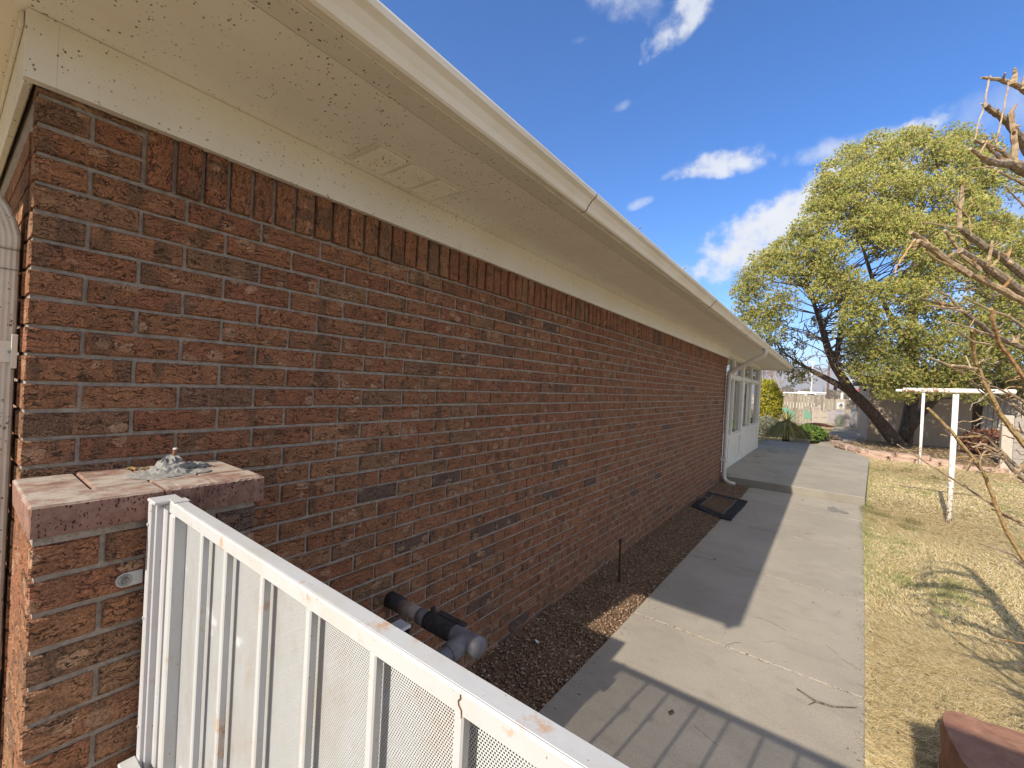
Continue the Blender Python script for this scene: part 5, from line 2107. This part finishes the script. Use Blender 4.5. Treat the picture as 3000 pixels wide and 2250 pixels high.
# ------------------------------------------------------------------ bare pruned tree close by on the right
def bare_tree():
    root = P(3330, 1900, 1.62)
    t = thing('bare_tree', (root[0], root[1], 0), 'bare pruned young tree with pale stubs and orange shoots close on the right', 'tree')
    grey, tan, orange, gold = (0.30, 0.225, 0.16), (0.45, 0.315, 0.185), (0.46, 0.255, 0.10), (0.48, 0.31, 0.12)
    rr = random.Random(2)

    def br(name, pts, r0, r1, d0, d1, col, parent=t, n=8, nubs=0):
        m = MB()
        k = len(pts)
        path, rad = [], []
        # subdivide with a little wander
        for i in range(k - 1):
            for s in range(4):
                f = s / 4
                u = lerp(pts[i][0], pts[i + 1][0], f)
                v = lerp(pts[i][1], pts[i + 1][1], f)
                g = (i + f) / (k - 1)
                path.append(P(u + rr.uniform(-1.6, 1.6), v + rr.uniform(-1.6, 1.6), lerp(d0, d1, g)))
                rad.append(lerp(r0, r1, g) * rr.uniform(0.9, 1.14))
        path.append(P(*pts[-1], d1))
        rad.append(r1)
        m.tube(path, rad, n, True, col)
        for q in range(nubs):
            i = rr.randint(1, len(path) - 2)
            a = Vector(path[i])
            dv = Vector((rr.uniform(-1, 1), rr.uniform(-1, 1), rr.uniform(-.4, 1))).normalized()
            L = rr.uniform(0.010, 0.045)
            e = a + dv * L
            m.tube([tuple(a), tuple(a.lerp(e, .6)), tuple(e)], [rad[i] * .6, rad[i] * .5, rad[i] * .2 + .0006], 5, True, tan if rr.random() < .6 else orange)
        return m.build(name, M['twig'], parent)
    # trunk out of frame to the right
    tr = MB()
    tp = [tuple(np.array(P(3330, 2300, 1.62)) * [1, 1, 0] + [0, 0, -0.05]), P(3330, 1500, 1.6), P(3310, 1250, 1.55), P(3320, 1000, 1.5), P(3300, 750, 1.45), P(3290, 520, 1.4), P(3240, 350, 1.35)]
    tr.tube(tp, [0.06, 0.05, 0.045, 0.04, 0.033, 0.026, 0.015], 12, True, grey)
    trunk = tr.build('trunk', M['twig'], t, True)
    B = []
    # (points from the thick end to the tip, radius at base, at tip, depth base, depth tip, colour)
    B += [([(3270, 420), (3100, 330), (3000, 262), (2962, 243), (2930, 233), (2876, 227)], .013, .003, 1.38, 1.25, tan, 3),
          ([(2966, 246), (2975, 218), (2972, 200)], .009, .003, 1.26, 1.25, tan, 0),
          ([(3000, 262), (3005, 230), (3012, 205)], .008, .003, 1.28, 1.27, tan, 0),
          ([(2896, 233), (2886, 300), (2868, 360), (2855, 410)], .0022, .0018, 1.25, 1.24, tan, 0),
          ([(2955, 240), (2942, 320), (2926, 380), (2916, 425)], .0022, .0018, 1.25, 1.24, tan, 0),
          ([(3290, 640), (3120, 540), (3010, 445), (2985, 400), (2960, 368), (2932, 343), (2905, 325), (2886, 308)], .014, .006, 1.42, 1.24, grey, 8),
          ([(2935, 345), (2905, 318), (2874, 303)], .005, .002, 1.26, 1.24, tan, 0),
          ([(2972, 480), (2972, 420), (2968, 375), (2960, 330)], .0085, .007, 1.30, 1.28, tan, 6),
          ([(3280, 680), (3120, 560), (3010, 505), (2965, 478), (2920, 478), (2880, 466)], .022, .008, 1.42, 1.24, grey, 10),
          ([(2968, 470), (2930, 440), (2890, 424), (2852, 410)], .0065, .003, 1.30, 1.22, tan, 5),
          ([(2935, 468), (2905, 440), (2880, 415)], .006, .004, 1.28, 1.22, tan, 4),
          ([(2885, 466), (2862, 450), (2843, 436)], .006, .004, 1.24, 1.2, tan, 2),
          ([(2910, 488), (2870, 492), (2822, 495)], .0022, .0015, 1.25, 1.22, gold, 0),
          ([(3010, 545), (2960, 520), (2925, 502)], .005, .003, 1.3, 1.25, tan, 3),
          ([(3020, 620), (2975, 580), (2945, 545)], .003, .002, 1.3, 1.25, tan, 0),
          ([(3290, 1000), (3100, 870), (3000, 806), (2928, 748), (2880, 720), (2812, 668)], .016, .008, 1.5, 1.3, grey, 8),
          ([(2810, 670), (2812, 620), (2818, 570), (2820, 543)], .0062, .004, 1.3, 1.28, tan, 2),
          ([(2845, 690), (2838, 640), (2805, 600), (2808, 560)], .0022, .0015, 1.3, 1.28, tan, 0),
          ([(3300, 1060), (3100, 920), (3000, 859), (2899, 787), (2850, 757), (2812, 733)], .017, .009, 1.52, 1.3, grey, 10),
          ([(2870, 790), (2820, 750), (2780, 690), (2768, 675)], .007, .004, 1.32, 1.28, tan, 3),
          ([(3300, 1080), (3120, 960), (3000, 884), (2870, 817), (2790, 765), (2735, 735), (2700, 700), (2668, 681)], .013, .0055, 1.5, 1.25, tan, 12),
          ([(2840, 805), (2770, 760), (2720, 720), (2688, 706)], .010, .006, 1.32, 1.25, tan, 8),
          ([(2820, 795), (2750, 765), (2710, 738)], .004, .002, 1.32, 1.25, gold, 0),
          ([(2680, 700), (2650, 745), (2628, 780), (2622, 800)], .003, .002, 1.25, 1.22, orange, 0),
          ([(2812, 668), (2700, 650), (2703, 668)], .002, .0015, 1.26, 1.25, tan, 0),
          ([(2895, 780), (2900, 740), (2908, 705)], .006, .003, 1.35, 1.33, tan, 2),
          ([(2920, 800), (2905, 780), (2925, 760), (2928, 735)], .004, .002, 1.35, 1.33, tan, 1),
          ([(3300, 1240), (3120, 1100), (3000, 1020), (2908, 984), (2870, 950), (2812, 905), (2750, 890), (2692, 872)], .012, .0028, 1.55, 1.28, grey, 8),
          ([(2815, 905), (2780, 868), (2737, 845)], .0045, .002, 1.32, 1.28, tan, 2),
          ([(2830, 915), (2770, 900), (2712, 896)], .004, .002, 1.32, 1.28, tan, 2),
          ([(2800, 900), (2760, 890), (2716, 862)], .004, .002, 1.34, 1.28, tan, 2),
          ([(3060, 1000), (2960, 930), (2880, 900), (2820, 868)], .005, .002, 1.4, 1.3, tan, 3),
          ([(2908, 984), (2840, 960), (2770, 940)], .0035, .002, 1.36, 1.3, tan, 3),
          ([(2900, 1010), (2850, 1000), (2802, 965)], .0035, .002, 1.36, 1.3, tan, 3),
          ([(3010, 1120), (2960, 1050), (2925, 1000), (2913, 960), (2904, 905)], .0065, .0052, 1.4, 1.3, orange, 1),
          ([(3300, 1640), (3120, 1420), (3000, 1302), (2928, 1211), (2884, 1124), (2856, 1050), (2849, 1005), (2847, 968)], .010, .005, 1.6, 1.35, gold, 1),
          ([(2860, 1082), (2830, 1075), (2790, 1070)], .006, .004, 1.38, 1.35, tan, 3),
          ([(2825, 1095), (2780, 1072), (2723, 1047)], .0045, .003, 1.38, 1.32, tan, 0),
          ([(2900, 1120), (2850, 1090), (2760, 1060)], .003, .0015, 1.4, 1.35, tan, 1),
          ([(3120, 1330), (3000, 1210), (2950, 1180), (2890, 1150), (2840, 1110)], .007, .002, 1.6, 1.45, grey, 10),
          ([(3100, 1260), (2990, 1170), (2930, 1140), (2875, 1120)], .006, .002, 1.58, 1.45, tan, 10),
          ([(3180, 1900), (3040, 1700), (2950, 1560), (2913, 1471), (2889, 1399), (2851, 1341), (2788, 1264), (2718, 1196)], .0085, .0042, 1.65, 1.45, gold, 1),
          ([(3150, 1640), (3000, 1540), (2908, 1480), (2793, 1403), (2730, 1367), (2629, 1302)], .006, .0018, 1.65, 1.5, tan, 1),
          ([(3200, 1560), (3060, 1420), (2980, 1370), (2932, 1322), (2884, 1278), (2807, 1254)], .010, .002, 1.62, 1.5, grey, 10),
          ([(2884, 1279), (2820, 1280), (2757, 1273)], .003, .002, 1.52, 1.5, gold, 1),
          ([(2940, 1330), (2880, 1300), (2850, 1310)], .005, .003, 1.55, 1.5, tan, 4),
          ([(2925, 1330), (2870, 1335), (2802, 1341)], .003, .002, 1.55, 1.5, gold, 0),
          ([(2930, 1335), (2890, 1315), (2848, 1308)], .004, .002, 1.55, 1.5, tan, 3),
          ([(3080, 1450), (2990, 1400), (2940, 1345), (2900, 1330)], .009, .004, 1.6, 1.52, grey, 12),
          ([(3030, 1330), (2985, 1370), (2950, 1405)], .006, .003, 1.6, 1.55, tan, 1),
          ([(3040, 1350), (2990, 1385), (2958, 1402)], .005, .003, 1.6, 1.55, tan, 1),
          ([(3060, 1300), (2980, 1260), (2930, 1240)], .004, .002, 1.6, 1.55, tan, 6),
          ([(3080, 1580), (2990, 1530), (2930, 1505), (2905, 1490)], .005, .002, 1.65, 1.6, grey, 3)]
    for (pts, r0, r1, d0, d1, col, nb) in B:
        big = r0 > 0.011
        br('branch' if big else 'shoot', pts, r0 * 0.98, r1, d0, d1, col, t, 8 if big else 6, nb)
    # lower limbs on the far side of the trunk
    tb = np.array(P(3330, 1500, 1.6))
    for k in range(30):
        a = rr.uniform(math.pi + 0.55, math.pi + 1.5) if k % 5 else rr.uniform(-1.1, 2.1)
        z0 = rr.uniform(0.25, 1.15)
        o = np.array([tb[0] + rr.uniform(-.03, .12), tb[1] + rr.uniform(-.03, .05), z0])
        L = rr.uniform(0.3, 0.62)
        up = rr.uniform(0.0, 0.6)
        d = np.array([math.cos(a) * 0.9, math.sin(a) * 0.9, up])
        pts = [tuple(o + d * L * f + np.array([rr.uniform(-.03, .03), rr.uniform(-.03, .03), 0.05 * f * f])) for f in (0, .25, .5, .75, 1.0)]
        m = MB()
        r0 = rr.uniform(.008, .019)
        m.tube(pts, [r0, r0 * .85, r0 * .65, r0 * .45, r0 * .25], 6, True, grey)
        for q in range(9):
            i = rr.randint(1, 3)
            e = np.array(pts[i]) + np.array([rr.uniform(-1, 1), rr.uniform(-1, 1), rr.uniform(-.2, 1)]) * rr.uniform(.08, .26)
            mid_ = (np.array(pts[i]) + e) / 2 + np.array([rr.uniform(-.02, .02), rr.uniform(-.02, .02), .02])
            m.tube([pts[i], tuple(mid_), tuple(e)], [.0045, .0035, .0015], 4, False, rr.choice([tan, orange, grey]))
        m.build('branch', M['twig'], t)
    # thin criss-cross twigs
    m = MB()
    for k in range(70):
        u, v = rr.uniform(2840, 3060), rr.choice([rr.uniform(1120, 1480), rr.uniform(850, 1180), rr.uniform(650, 900)])
        a = rr.uniform(2.3, 4.1)
        L = rr.uniform(20, 75)
        d = rr.uniform(1.45, 1.62)
        pts = []
        for i in range(5):
            pts.append(P(u + L * i / 4 * math.cos(a), v + L * i / 4 * math.sin(a), d - 0.02 * i))
            a += rr.uniform(-.2, .2)
        m.tube(pts, [0.0032, 0.0026, 0.0022, 0.0018, 0.001], 4, False, rr.choice([grey, tan, tan, orange]))
    tag(m.build('twigs', M['twig'], t), kind='stuff')


bare_tree()


# ------------------------------------------------------------------ beyond the fence
def beyond():
    def pole(name, u, vtop, d, r, mat, label, cat='pole', head=None, arm=0.0):
        b = P(u, vtop, d)
        t = thing(name, (b[0], b[1], 0.1), label, cat)
        m = MB()
        m.tube([(b[0], b[1], 0.0), b], [r, r * 0.8], 10)
        m.build('shaft', mat, t, True)
        if head:
            m = MB()
            if head == 'lamp':
                m.box(b[0] - 0.9, b[0] + 0.25, b[1] - 0.15, b[1] + 0.15, b[2], b[2] + 0.16)
            elif head == 'cross':
                m.box(b[0] - 1.1, b[0] + 1.1, b[1] - 0.06, b[1] + 0.06, b[2] - 0.6, b[2] - 0.45)
                for q in (-0.95, -0.45, 0.45, 0.95):
                    m.tube([(b[0] + q, b[1], b[2] - 0.45), (b[0] + q, b[1], b[2] - 0.25)], 0.05, 6)
            else:
                m.box(b[0] - 0.35, b[0] + 0.35, b[1] - 0.35, b[1] + 0.35, b[2], b[2] + 0.2)
                m.prism([(b[0] - 0.4, b[2] + 0.2), (b[0] + 0.4, b[2] + 0.2), (b[0], b[2] + 0.42)], 1, b[1] - 0.4, b[1] + 0.4)
            m.build('lamp_head' if head != 'cross' else 'crossarm', mat, t)
        return t
    galv = simple_material('galvanised', (0.62, 0.62, 0.62), 0.5)
    dark = simple_material('dark_pole', (0.10, 0.10, 0.12), 0.7)
    wood = simple_material('pole_wood', (0.17, 0.105, 0.075), 0.9, 0.3, 8.0, 0.6, 0.01, (1, 1, .2))
    pole('street_lamp', 2381, 1062, 62, 0.13, galv, 'tall pale grey street lamp post rising behind the middle of the fence', 'street lamp', 'lamp')
    pole('street_lamp', 2493, 1115, 75, 0.10, galv, 'shorter pale street lamp seen right of the pine trunk fork', 'street lamp', 'lamp')
    pole('utility_pole', 2431, 1035, 66, 0.17, wood, 'brown wooden utility pole beyond the fence', 'utility pole', 'cross')
    pole('sign_post', 2305.5, 1127, 48, 0.10, dark, 'left one of two dark steel posts behind the fence', 'post', None)
    pole('sign_post', 2315.5, 1128, 46, 0.11, dark, 'right one of two dark steel posts behind the fence', 'post', None)
    pole('lantern_post', 2537, 1128, 34, 0.045, dark, 'thin dark lantern post at the corner of the outbuilding', 'lamp post', 'lantern')
    pole('flag_pole', 2239, 1070, 40, 0.06, dark, 'thin dark pole just past the far corner of the house', 'pole', None)
    # stop sign
    b = P(2515, 1144, 90)
    t = thing('stop_sign', (b[0], b[1], 0.1), 'tiny red road sign far off beyond the fence', 'road sign')
    m = MB()
    m.tube([(b[0], b[1], 0), b], 0.05, 6)
    m.build('sign_stem', galv, t)
    m = MB()
    pr = [(b[0] + 0.4 * math.cos(a), b[2] + 0.4 * math.sin(a)) for a in [math.pi / 8 + k * math.pi / 4 for k in range(8)]]
    m.prism(pr, 1, b[1] - 0.10, b[1] - 0.06)
    m.build('sign_plate', simple_material('sign_red', (0.55, 0.05, 0.04), 0.5), t)
    # long low carport
    a, c = P(2338, 1147, 52), P(2421, 1146, 52)
    t = thing('carport', ((a[0] + c[0]) / 2, (a[1] + c[1]) / 2, 0.1), 'long flat roofed grey carport just over the fence top', 'carport')
    m = MB()
    m.box(a[0], c[0], a[1], a[1] + 4, a[2] - 0.28, a[2])
    m.build('roof', simple_material('carport_grey', (0.33, 0.36, 0.41), 0.6), t)
    m = MB()
    m.box(a[0] - 0.02, c[0] + 0.02, a[1] - 0.03, a[1] - 0.001, a[2] - 0.06, a[2] + 0.05)
    m.build('roof_edge', M['white'], t)
    for k in range(4):
        m = MB()
        x = lerp(a[0] + 0.2, c[0] - 0.2, k / 3)
        m.box(x - 0.06, x + 0.06, a[1] + 0.1, a[1] + 0.22, 0, a[2] - 0.282)
        m.build('carport_post', M['white'], t)
    # two white vehicles
    for i, (u, d, lab) in enumerate(((2338, 44, 'white car parked beyond the fence, left of the carport posts'), (2368, 47, 'white van parked under the carport beyond the fence'))):
        b = P(u, 1150, d)
        h = b[2]
        t = thing('parked_car' if i == 0 else 'parked_van', (b[0], b[1], 0.1), lab, 'car' if i == 0 else 'van')
        m = MB()
        x0, x1 = b[0] - 1.6, b[0] + 1.4
        m.prism([(x0, 0.45), (x1, 0.45), (x1 + 0.1, 0.95), (x1 - 0.2, 1.05), (x1 - 0.75, h), (x0 + 0.35, h), (x0, 1.05)], 1, b[1], b[1] + 1.7)
        m.build('body', M['white'], t)
        m = MB()
        m.prism([(x0 + 0.35, 1.08), (x1 - 0.45, 1.08), (x1 - 0.85, h - 0.1), (x0 + 0.5, h - 0.1)], 1, b[1] - 0.012, b[1] - 0.002)
        m.build('window', M['glass'], t)
        for x in (x0 + 0.55, x1 - 0.5):
            m = MB()
            m.tube([(x, b[1] - 0.02, 0.42), (x, b[1] + 0.2, 0.42)], 0.34, 14)
            m.build('wheel', M['rubber'], t)
    # white bollard-like cap seen over the gate
    b = P(2467, 1158, 25.5)
    m = MB()
    m.tube([(b[0], b[1], 0.1), (b[0], b[1], 1.95)], [0.07, 0.07], 10)
    m.tube([(b[0], b[1], 1.95), (b[0], b[1], 2.0)], [0.09, 0.04], 10)
    tag(m.build('marker_post', M['white']), 'short white marker post standing behind the painted gate', 'post')
    # bare tree
    rr = random.Random(71)
    b = P(2288, 1120, 58)
    t = thing('leafless_tree', (b[0], b[1], 0.1), 'hazy pinkish grey leafless tree beyond the fence by the house end', 'tree')
    m = MB()

    def grow(p, d, L, r, lev):
        q = p + d * L
        m.tube([tuple(p), tuple((p + q) / 2 + Vector((rr.uniform(-.05, .05), 0, rr.uniform(-.05, .05))) * L), tuple(q)], [r, r * .85, r * .7], 5 if lev < 3 else 3, False)
        if lev >= 6:
            return
        for k in range(3 if lev < 5 else 2):
            nd = (d + Vector((rr.uniform(-.75, .75), rr.uniform(-.75, .75), rr.uniform(-.15, .5)))).normalized()
            grow(q, nd, L * rr.uniform(.6, .82), r * .62, lev + 1)
    grow(Vector((b[0], b[1], 0.0)), Vector((0.03, 0, 1)), 2.0, 0.16, 0)
    m.build('branches', simple_material('greyish_bark', (0.26, 0.19, 0.175), 0.9), t)
    # treeline and scrub
    rg = np.random.default_rng(90)
    n = 5200
    u = rg.uniform(2150, 2620, n)
    d = rg.uniform(130, 260, n)
    pos = []
    for i in range(n):
        p = P(u[i], 1160, d[i])
        hmax = 2.0 + 3.0 * (0.5 + 0.5 * math.sin(u[i] * 0.07) * math.cos(u[i] * 0.023 + 1))
        pos.append((p[0], p[1], rg.uniform(0, 1) ** 1.3 * hmax + 0.1))
    pos = np.array(pos)
    ax = np.tile(np.array([0, 0, 1.0]), (n, 1)) + rg.normal(size=(n, 3)) * 0.5
    ax /= np.linalg.norm(ax, axis=1)[:, None]
    o = needles(pos, ax, n, 4, 1.3, 0.28, [(0.20, 0.15, 0.105), (0.25, 0.19, 0.13), (0.15, 0.14, 0.08), (0.28, 0.22, 0.15)], rg, 'treeline', M['leaf'], None, 1.0)
    tag(o, kind='stuff')
    # mountains
    prof = [(1700, 1120), (1900, 1095), (2100, 1078), (2200, 1085), (2300, 1082), (2380, 1074), (2430, 1080), (2480, 1098), (2530, 1108), (2600, 1104), (2700, 1110), (2850, 1118), (3000, 1110), (3300, 1125), (3600, 1130)]
    m = MB()
    rr = random.Random(3)
    us, vs = [p[0] for p in prof], [p[1] for p in prof]
    N = 90
    dist = 1500.0
    rows = 7
    for i in range(N + 1):
        u_ = lerp(1900, 3250, i / N)
        v_ = np.interp(u_, us, vs) + rr.uniform(-2.5, 2.5)
        top = np.array(P(u_, v_, dist))
        ray = top - CP
        ray[2] = 0
        ray /= np.linalg.norm(ray)
        H = top[2]
        for k in range(rows):
            s = k / (rows - 1)
            q = top - ray * 500 * s + np.array([0, 0, 0])
            h = H * (1 - s) ** 1.3 + (rr.uniform(-5, 5) if 0 < k < rows - 1 else 0)
            m.v.append((q[0] + rr.uniform(-10, 10), q[1] + rr.uniform(-10, 10), h if k < rows - 1 else -1.0))
        q = top + ray * 300
        m.v.append((q[0], q[1], -1.0))
    R1 = rows + 1
    for i in range(N):
        for k in range(rows - 1):
            a_ = i * R1 + k
            m.face([a_, a_ + 1, a_ + R1 + 1, a_ + R1])
        m.face([i * R1, (i + 1) * R1, (i + 1) * R1 + rows, i * R1 + rows])
    tag(m.build('hills', simple_material('dry_mountain', (0.30, 0.27, 0.25), 0.95, 0.35, 0.01), None, True), kind='structure')


beyond()


# ------------------------------------------------------------------ grass
def lawn():
    rg = np.random.default_rng(6)

    def right_edge(y):
        return np.where(y < 8.34, np.interp(y, [-3, 2.34, 4.85, 7.0, 8.34], [1.44, 1.712, 1.838, 1.93, 1.99]), np.interp(y, [8.34, 14.05, 15.3, 16], [2.02, 2.385, 2.12, 1.8]))
    parts = []
    for (y0, y1, xw, n, L, W) in ((1.9, 4.2, 2.0, 70000, 0.060, 0.0019), (4.2, 8.5, 3.2, 110000, 0.060, 0.0036), (8.5, 15.7, 4.0, 52000, 0.060, 0.009), (17.0, 28.0, 2.4, 16000, 0.06, 0.014)):
        y = rg.uniform(y0, y1, n)
        if y0 < 16:
            x = right_edge(y) + 0.0 + rg.random(n) * xw
        else:
            x = -1.0 + rg.random(n) * xw
            k = x < 1.25 + (y - 17.3) * 0.05
            x, y = x[k], y[k]
            n = len(x)
        parts.append((x, y, np.full(n, L), np.full(n, W)))
    parts.append((2.2 + 2.0 * rg.random(5000), rg.uniform(1.9, 5.5, 5000), np.full(5000, 0.10), np.full(5000, 0.0026)))
    # ragged fringe along the path edge
    n = 6000
    y = rg.uniform(2.0, 14.0, n)
    x = right_edge(y) + np.abs(rg.normal(size=n)) * 0.02 - 0.006
    parts.append((x, y, np.full(n, 0.05), np.full(n, 0.004)))
    x = np.concatenate([p[0] for p in parts])
    y = np.concatenate([p[1] for p in parts])
    L = np.concatenate([p[2] for p in parts])
    W = np.concatenate([p[3] for p in parts])
    n = len(x)
    # green tufts follow smooth patches
    f = np.sin(x * 3.1 + 1.3 * np.sin(y * 1.7)) * np.cos(y * 2.3 + 1.1 * np.sin(x * 2.9 + 0.5)) + 0.6 * np.sin(x * 9.1 + y * 5.3) * np.cos(y * 7.7 - x * 4.1)
    f += 0.5 * np.sin(x * 21 + 2 * np.sin(y * 13)) * np.sin(y * 19)
    edge = np.exp(-(x - right_edge(y)) / 0.15) * (y > 4.5) * (y < 15)
    green = (rg.random(n) < np.clip((f - 0.55) * 0.8, 0.02, 0.55) + 0.2 * np.clip(edge, 0, 1))
    straw = np.array([(0.75, 0.60, 0.30), (0.82, 0.68, 0.39), (0.68, 0.52, 0.25), (0.84, 0.74, 0.48), (0.36, 0.26, 0.12)])
    gcol = np.array([(0.21, 0.235, 0.075), (0.27, 0.27, 0.10), (0.34, 0.32, 0.13)])
    col = np.where(green[:, None], gcol[rg.integers(0, 3, n)], straw[rg.integers(0, 5, n)]) * rg.uniform(0.75, 1.2, (n, 1))
    # matted: mostly lying, combed in wandering directions
    a = 0.6 * np.sin(x * 2.2 + y) + 0.9 * np.sin(y * 1.3 - x) + rg.normal(size=n) * 0.65 + 2.4
    el = np.where(green, rg.uniform(0.25, 0.9, n), rg.uniform(0.0, 0.30, n))
    L = L * rg.uniform(0.6, 1.5, n)
    d = np.stack([np.cos(a) * np.cos(el), np.sin(a) * np.cos(el), np.sin(el)], 1)
    s = np.stack([-np.sin(a), np.cos(a), np.zeros(n)], 1)
    zg = np.array([G(0, yy) for yy in y]) - 0.014 + rg.uniform(0, 0.012, n)
    b = np.stack([x, y, zg], 1)
    mid = b + d * (L * 0.55)[:, None] + np.array([0, 0, 0.004])
    tip = b + d * L[:, None] - np.stack([np.zeros(n), np.zeros(n), L * 0.15 * np.cos(el)], 1)
    V = np.stack([b - s * W[:, None] * .5, b + s * W[:, None] * .5, mid + s * W[:, None] * .45, mid - s * W[:, None] * .45, tip], 1).reshape(-1, 3)
    q = np.arange(n) * 5
    F = np.stack([np.stack([q, q + 1, q + 2], 1), np.stack([q, q + 2, q + 3], 1), np.stack([q + 3, q + 2, q + 4], 1)], 1).reshape(-1, 3)
    o = np_mesh('grass', V, F, np.repeat(col, 3, 0), M['grass'])
    tag(o, kind='stuff')
    # a few fallen leaves and twigs on path and lawn
    k = 420
    x = rg.uniform(0.05, 4.5, k)
    y = 1.6 + rg.random(k) ** 1.4 * 11
    keep = (x > right_edge(y)) | (rg.random(k) < 0.10) & (x > 0.5)
    x, y = x[keep], y[keep]
    chips(len(x), x, y, np.full(len(x), 0.006), rg.uniform(0.005, 0.012, len(x)), 'leaf_crumbs', [(0.40, 0.25, 0.11), (0.16, 0.10, 0.06), (0.55, 0.42, 0.24), (0.10, 0.07, 0.05)], 0.3)
    mb = MB()
    rr = random.Random(15)
    for q in range(46):
        on_bed = q % 2
        if on_bed:
            cx, cy, z = rr.uniform(0.05, 0.42), rr.uniform(1.6, 5.5), 0.026
        else:
            cx, cy, z = rr.uniform(0.7, 1.75), rr.uniform(1.9, 6.5), 0.003
        a = rr.uniform(0, 6.28)
        L = rr.uniform(0.04, 0.16) * (1.3 if not on_bed else 1)
        pts = []
        for i in range(5):
            pts.append((cx, cy, z + rr.uniform(0, .002)))
            cx += L / 4 * math.cos(a)
            cy += L / 4 * math.sin(a)
            a += rr.uniform(-.5, .5)
        mb.tube(pts, 0.0009 if not on_bed else 0.0014, 4, False, rr.choice([(0.30, 0.20, 0.11), (0.45, 0.33, 0.19), (0.16, 0.11, 0.07)]))
    tag(mb.build('litter', M['twig']), kind='stuff')
    k = 1500
    ysj = np.array([2.905, 4.345, 5.79, 7.26, 8.325, 1.45])
    y = ysj[rg.integers(0, 6, k)] + rg.normal(size=k) * 0.006
    x = 0.48 + rg.random(k) * 1.3
    e = rg.random(k) < 0.45
    y2 = rg.uniform(1.7, 8.3, k)
    x2 = np.where(rg.random(k) < 0.7, right_edge(y2) - np.abs(rg.normal(size=k)) * 0.03, 0.485 + np.abs(rg.normal(size=k)) * 0.035)
    x, y = np.where(e, x2, x), np.where(e, y2, y)
    chips(k, x, y, np.full(k, 0.001), rg.uniform(0.0015, 0.005, k), 'soil_crumbs', [(0.16, 0.11, 0.07), (0.28, 0.20, 0.12), (0.45, 0.35, 0.2)], 0.35)
    # a dark broken twig on the path near the gate
    mb = MB()
    mb.tube([(1.445, 2.735, 0.005), (1.53, 2.685, 0.007), (1.60, 2.70, 0.006), (1.70, 2.77, 0.009)], [0.004, 0.006, 0.004, 0.0025], 6, True, (0.10, 0.075, 0.06))
    mb.tube([(1.53, 2.685, 0.006), (1.50, 2.63, 0.007)], [0.003, 0.0015], 5, True, (0.12, 0.09, 0.07))
    tag(mb.build('broken_twig', M['twig']), 'dark broken twig lying on the path near the gate shadow', 'twig')


lawn()


# ------------------------------------------------------------------ the air: far things fade
def haze():
    mb = MB()
    mb.box(-1520, 2420, -920, 2620, -3.0, 135.0)
    m = bpy.data.materials.new('haze_air')
    m.use_nodes = True
    m.node_tree.nodes.clear()
    nt = NT(m.node_tree)
    out = nt.new('ShaderNodeOutputMaterial')
    v = nt.new('ShaderNodeVolumePrincipled')
    v.inputs['Color'].default_value = (0.90, 0.93, 1.0, 1.0)
    v.inputs['Density'].default_value = 0.0006
    v.inputs['Anisotropy'].default_value = 0.1
    nt.l.new(v.outputs[0], out.inputs['Volume'])
    tag(mb.build('haze', m), kind='stuff')


haze()
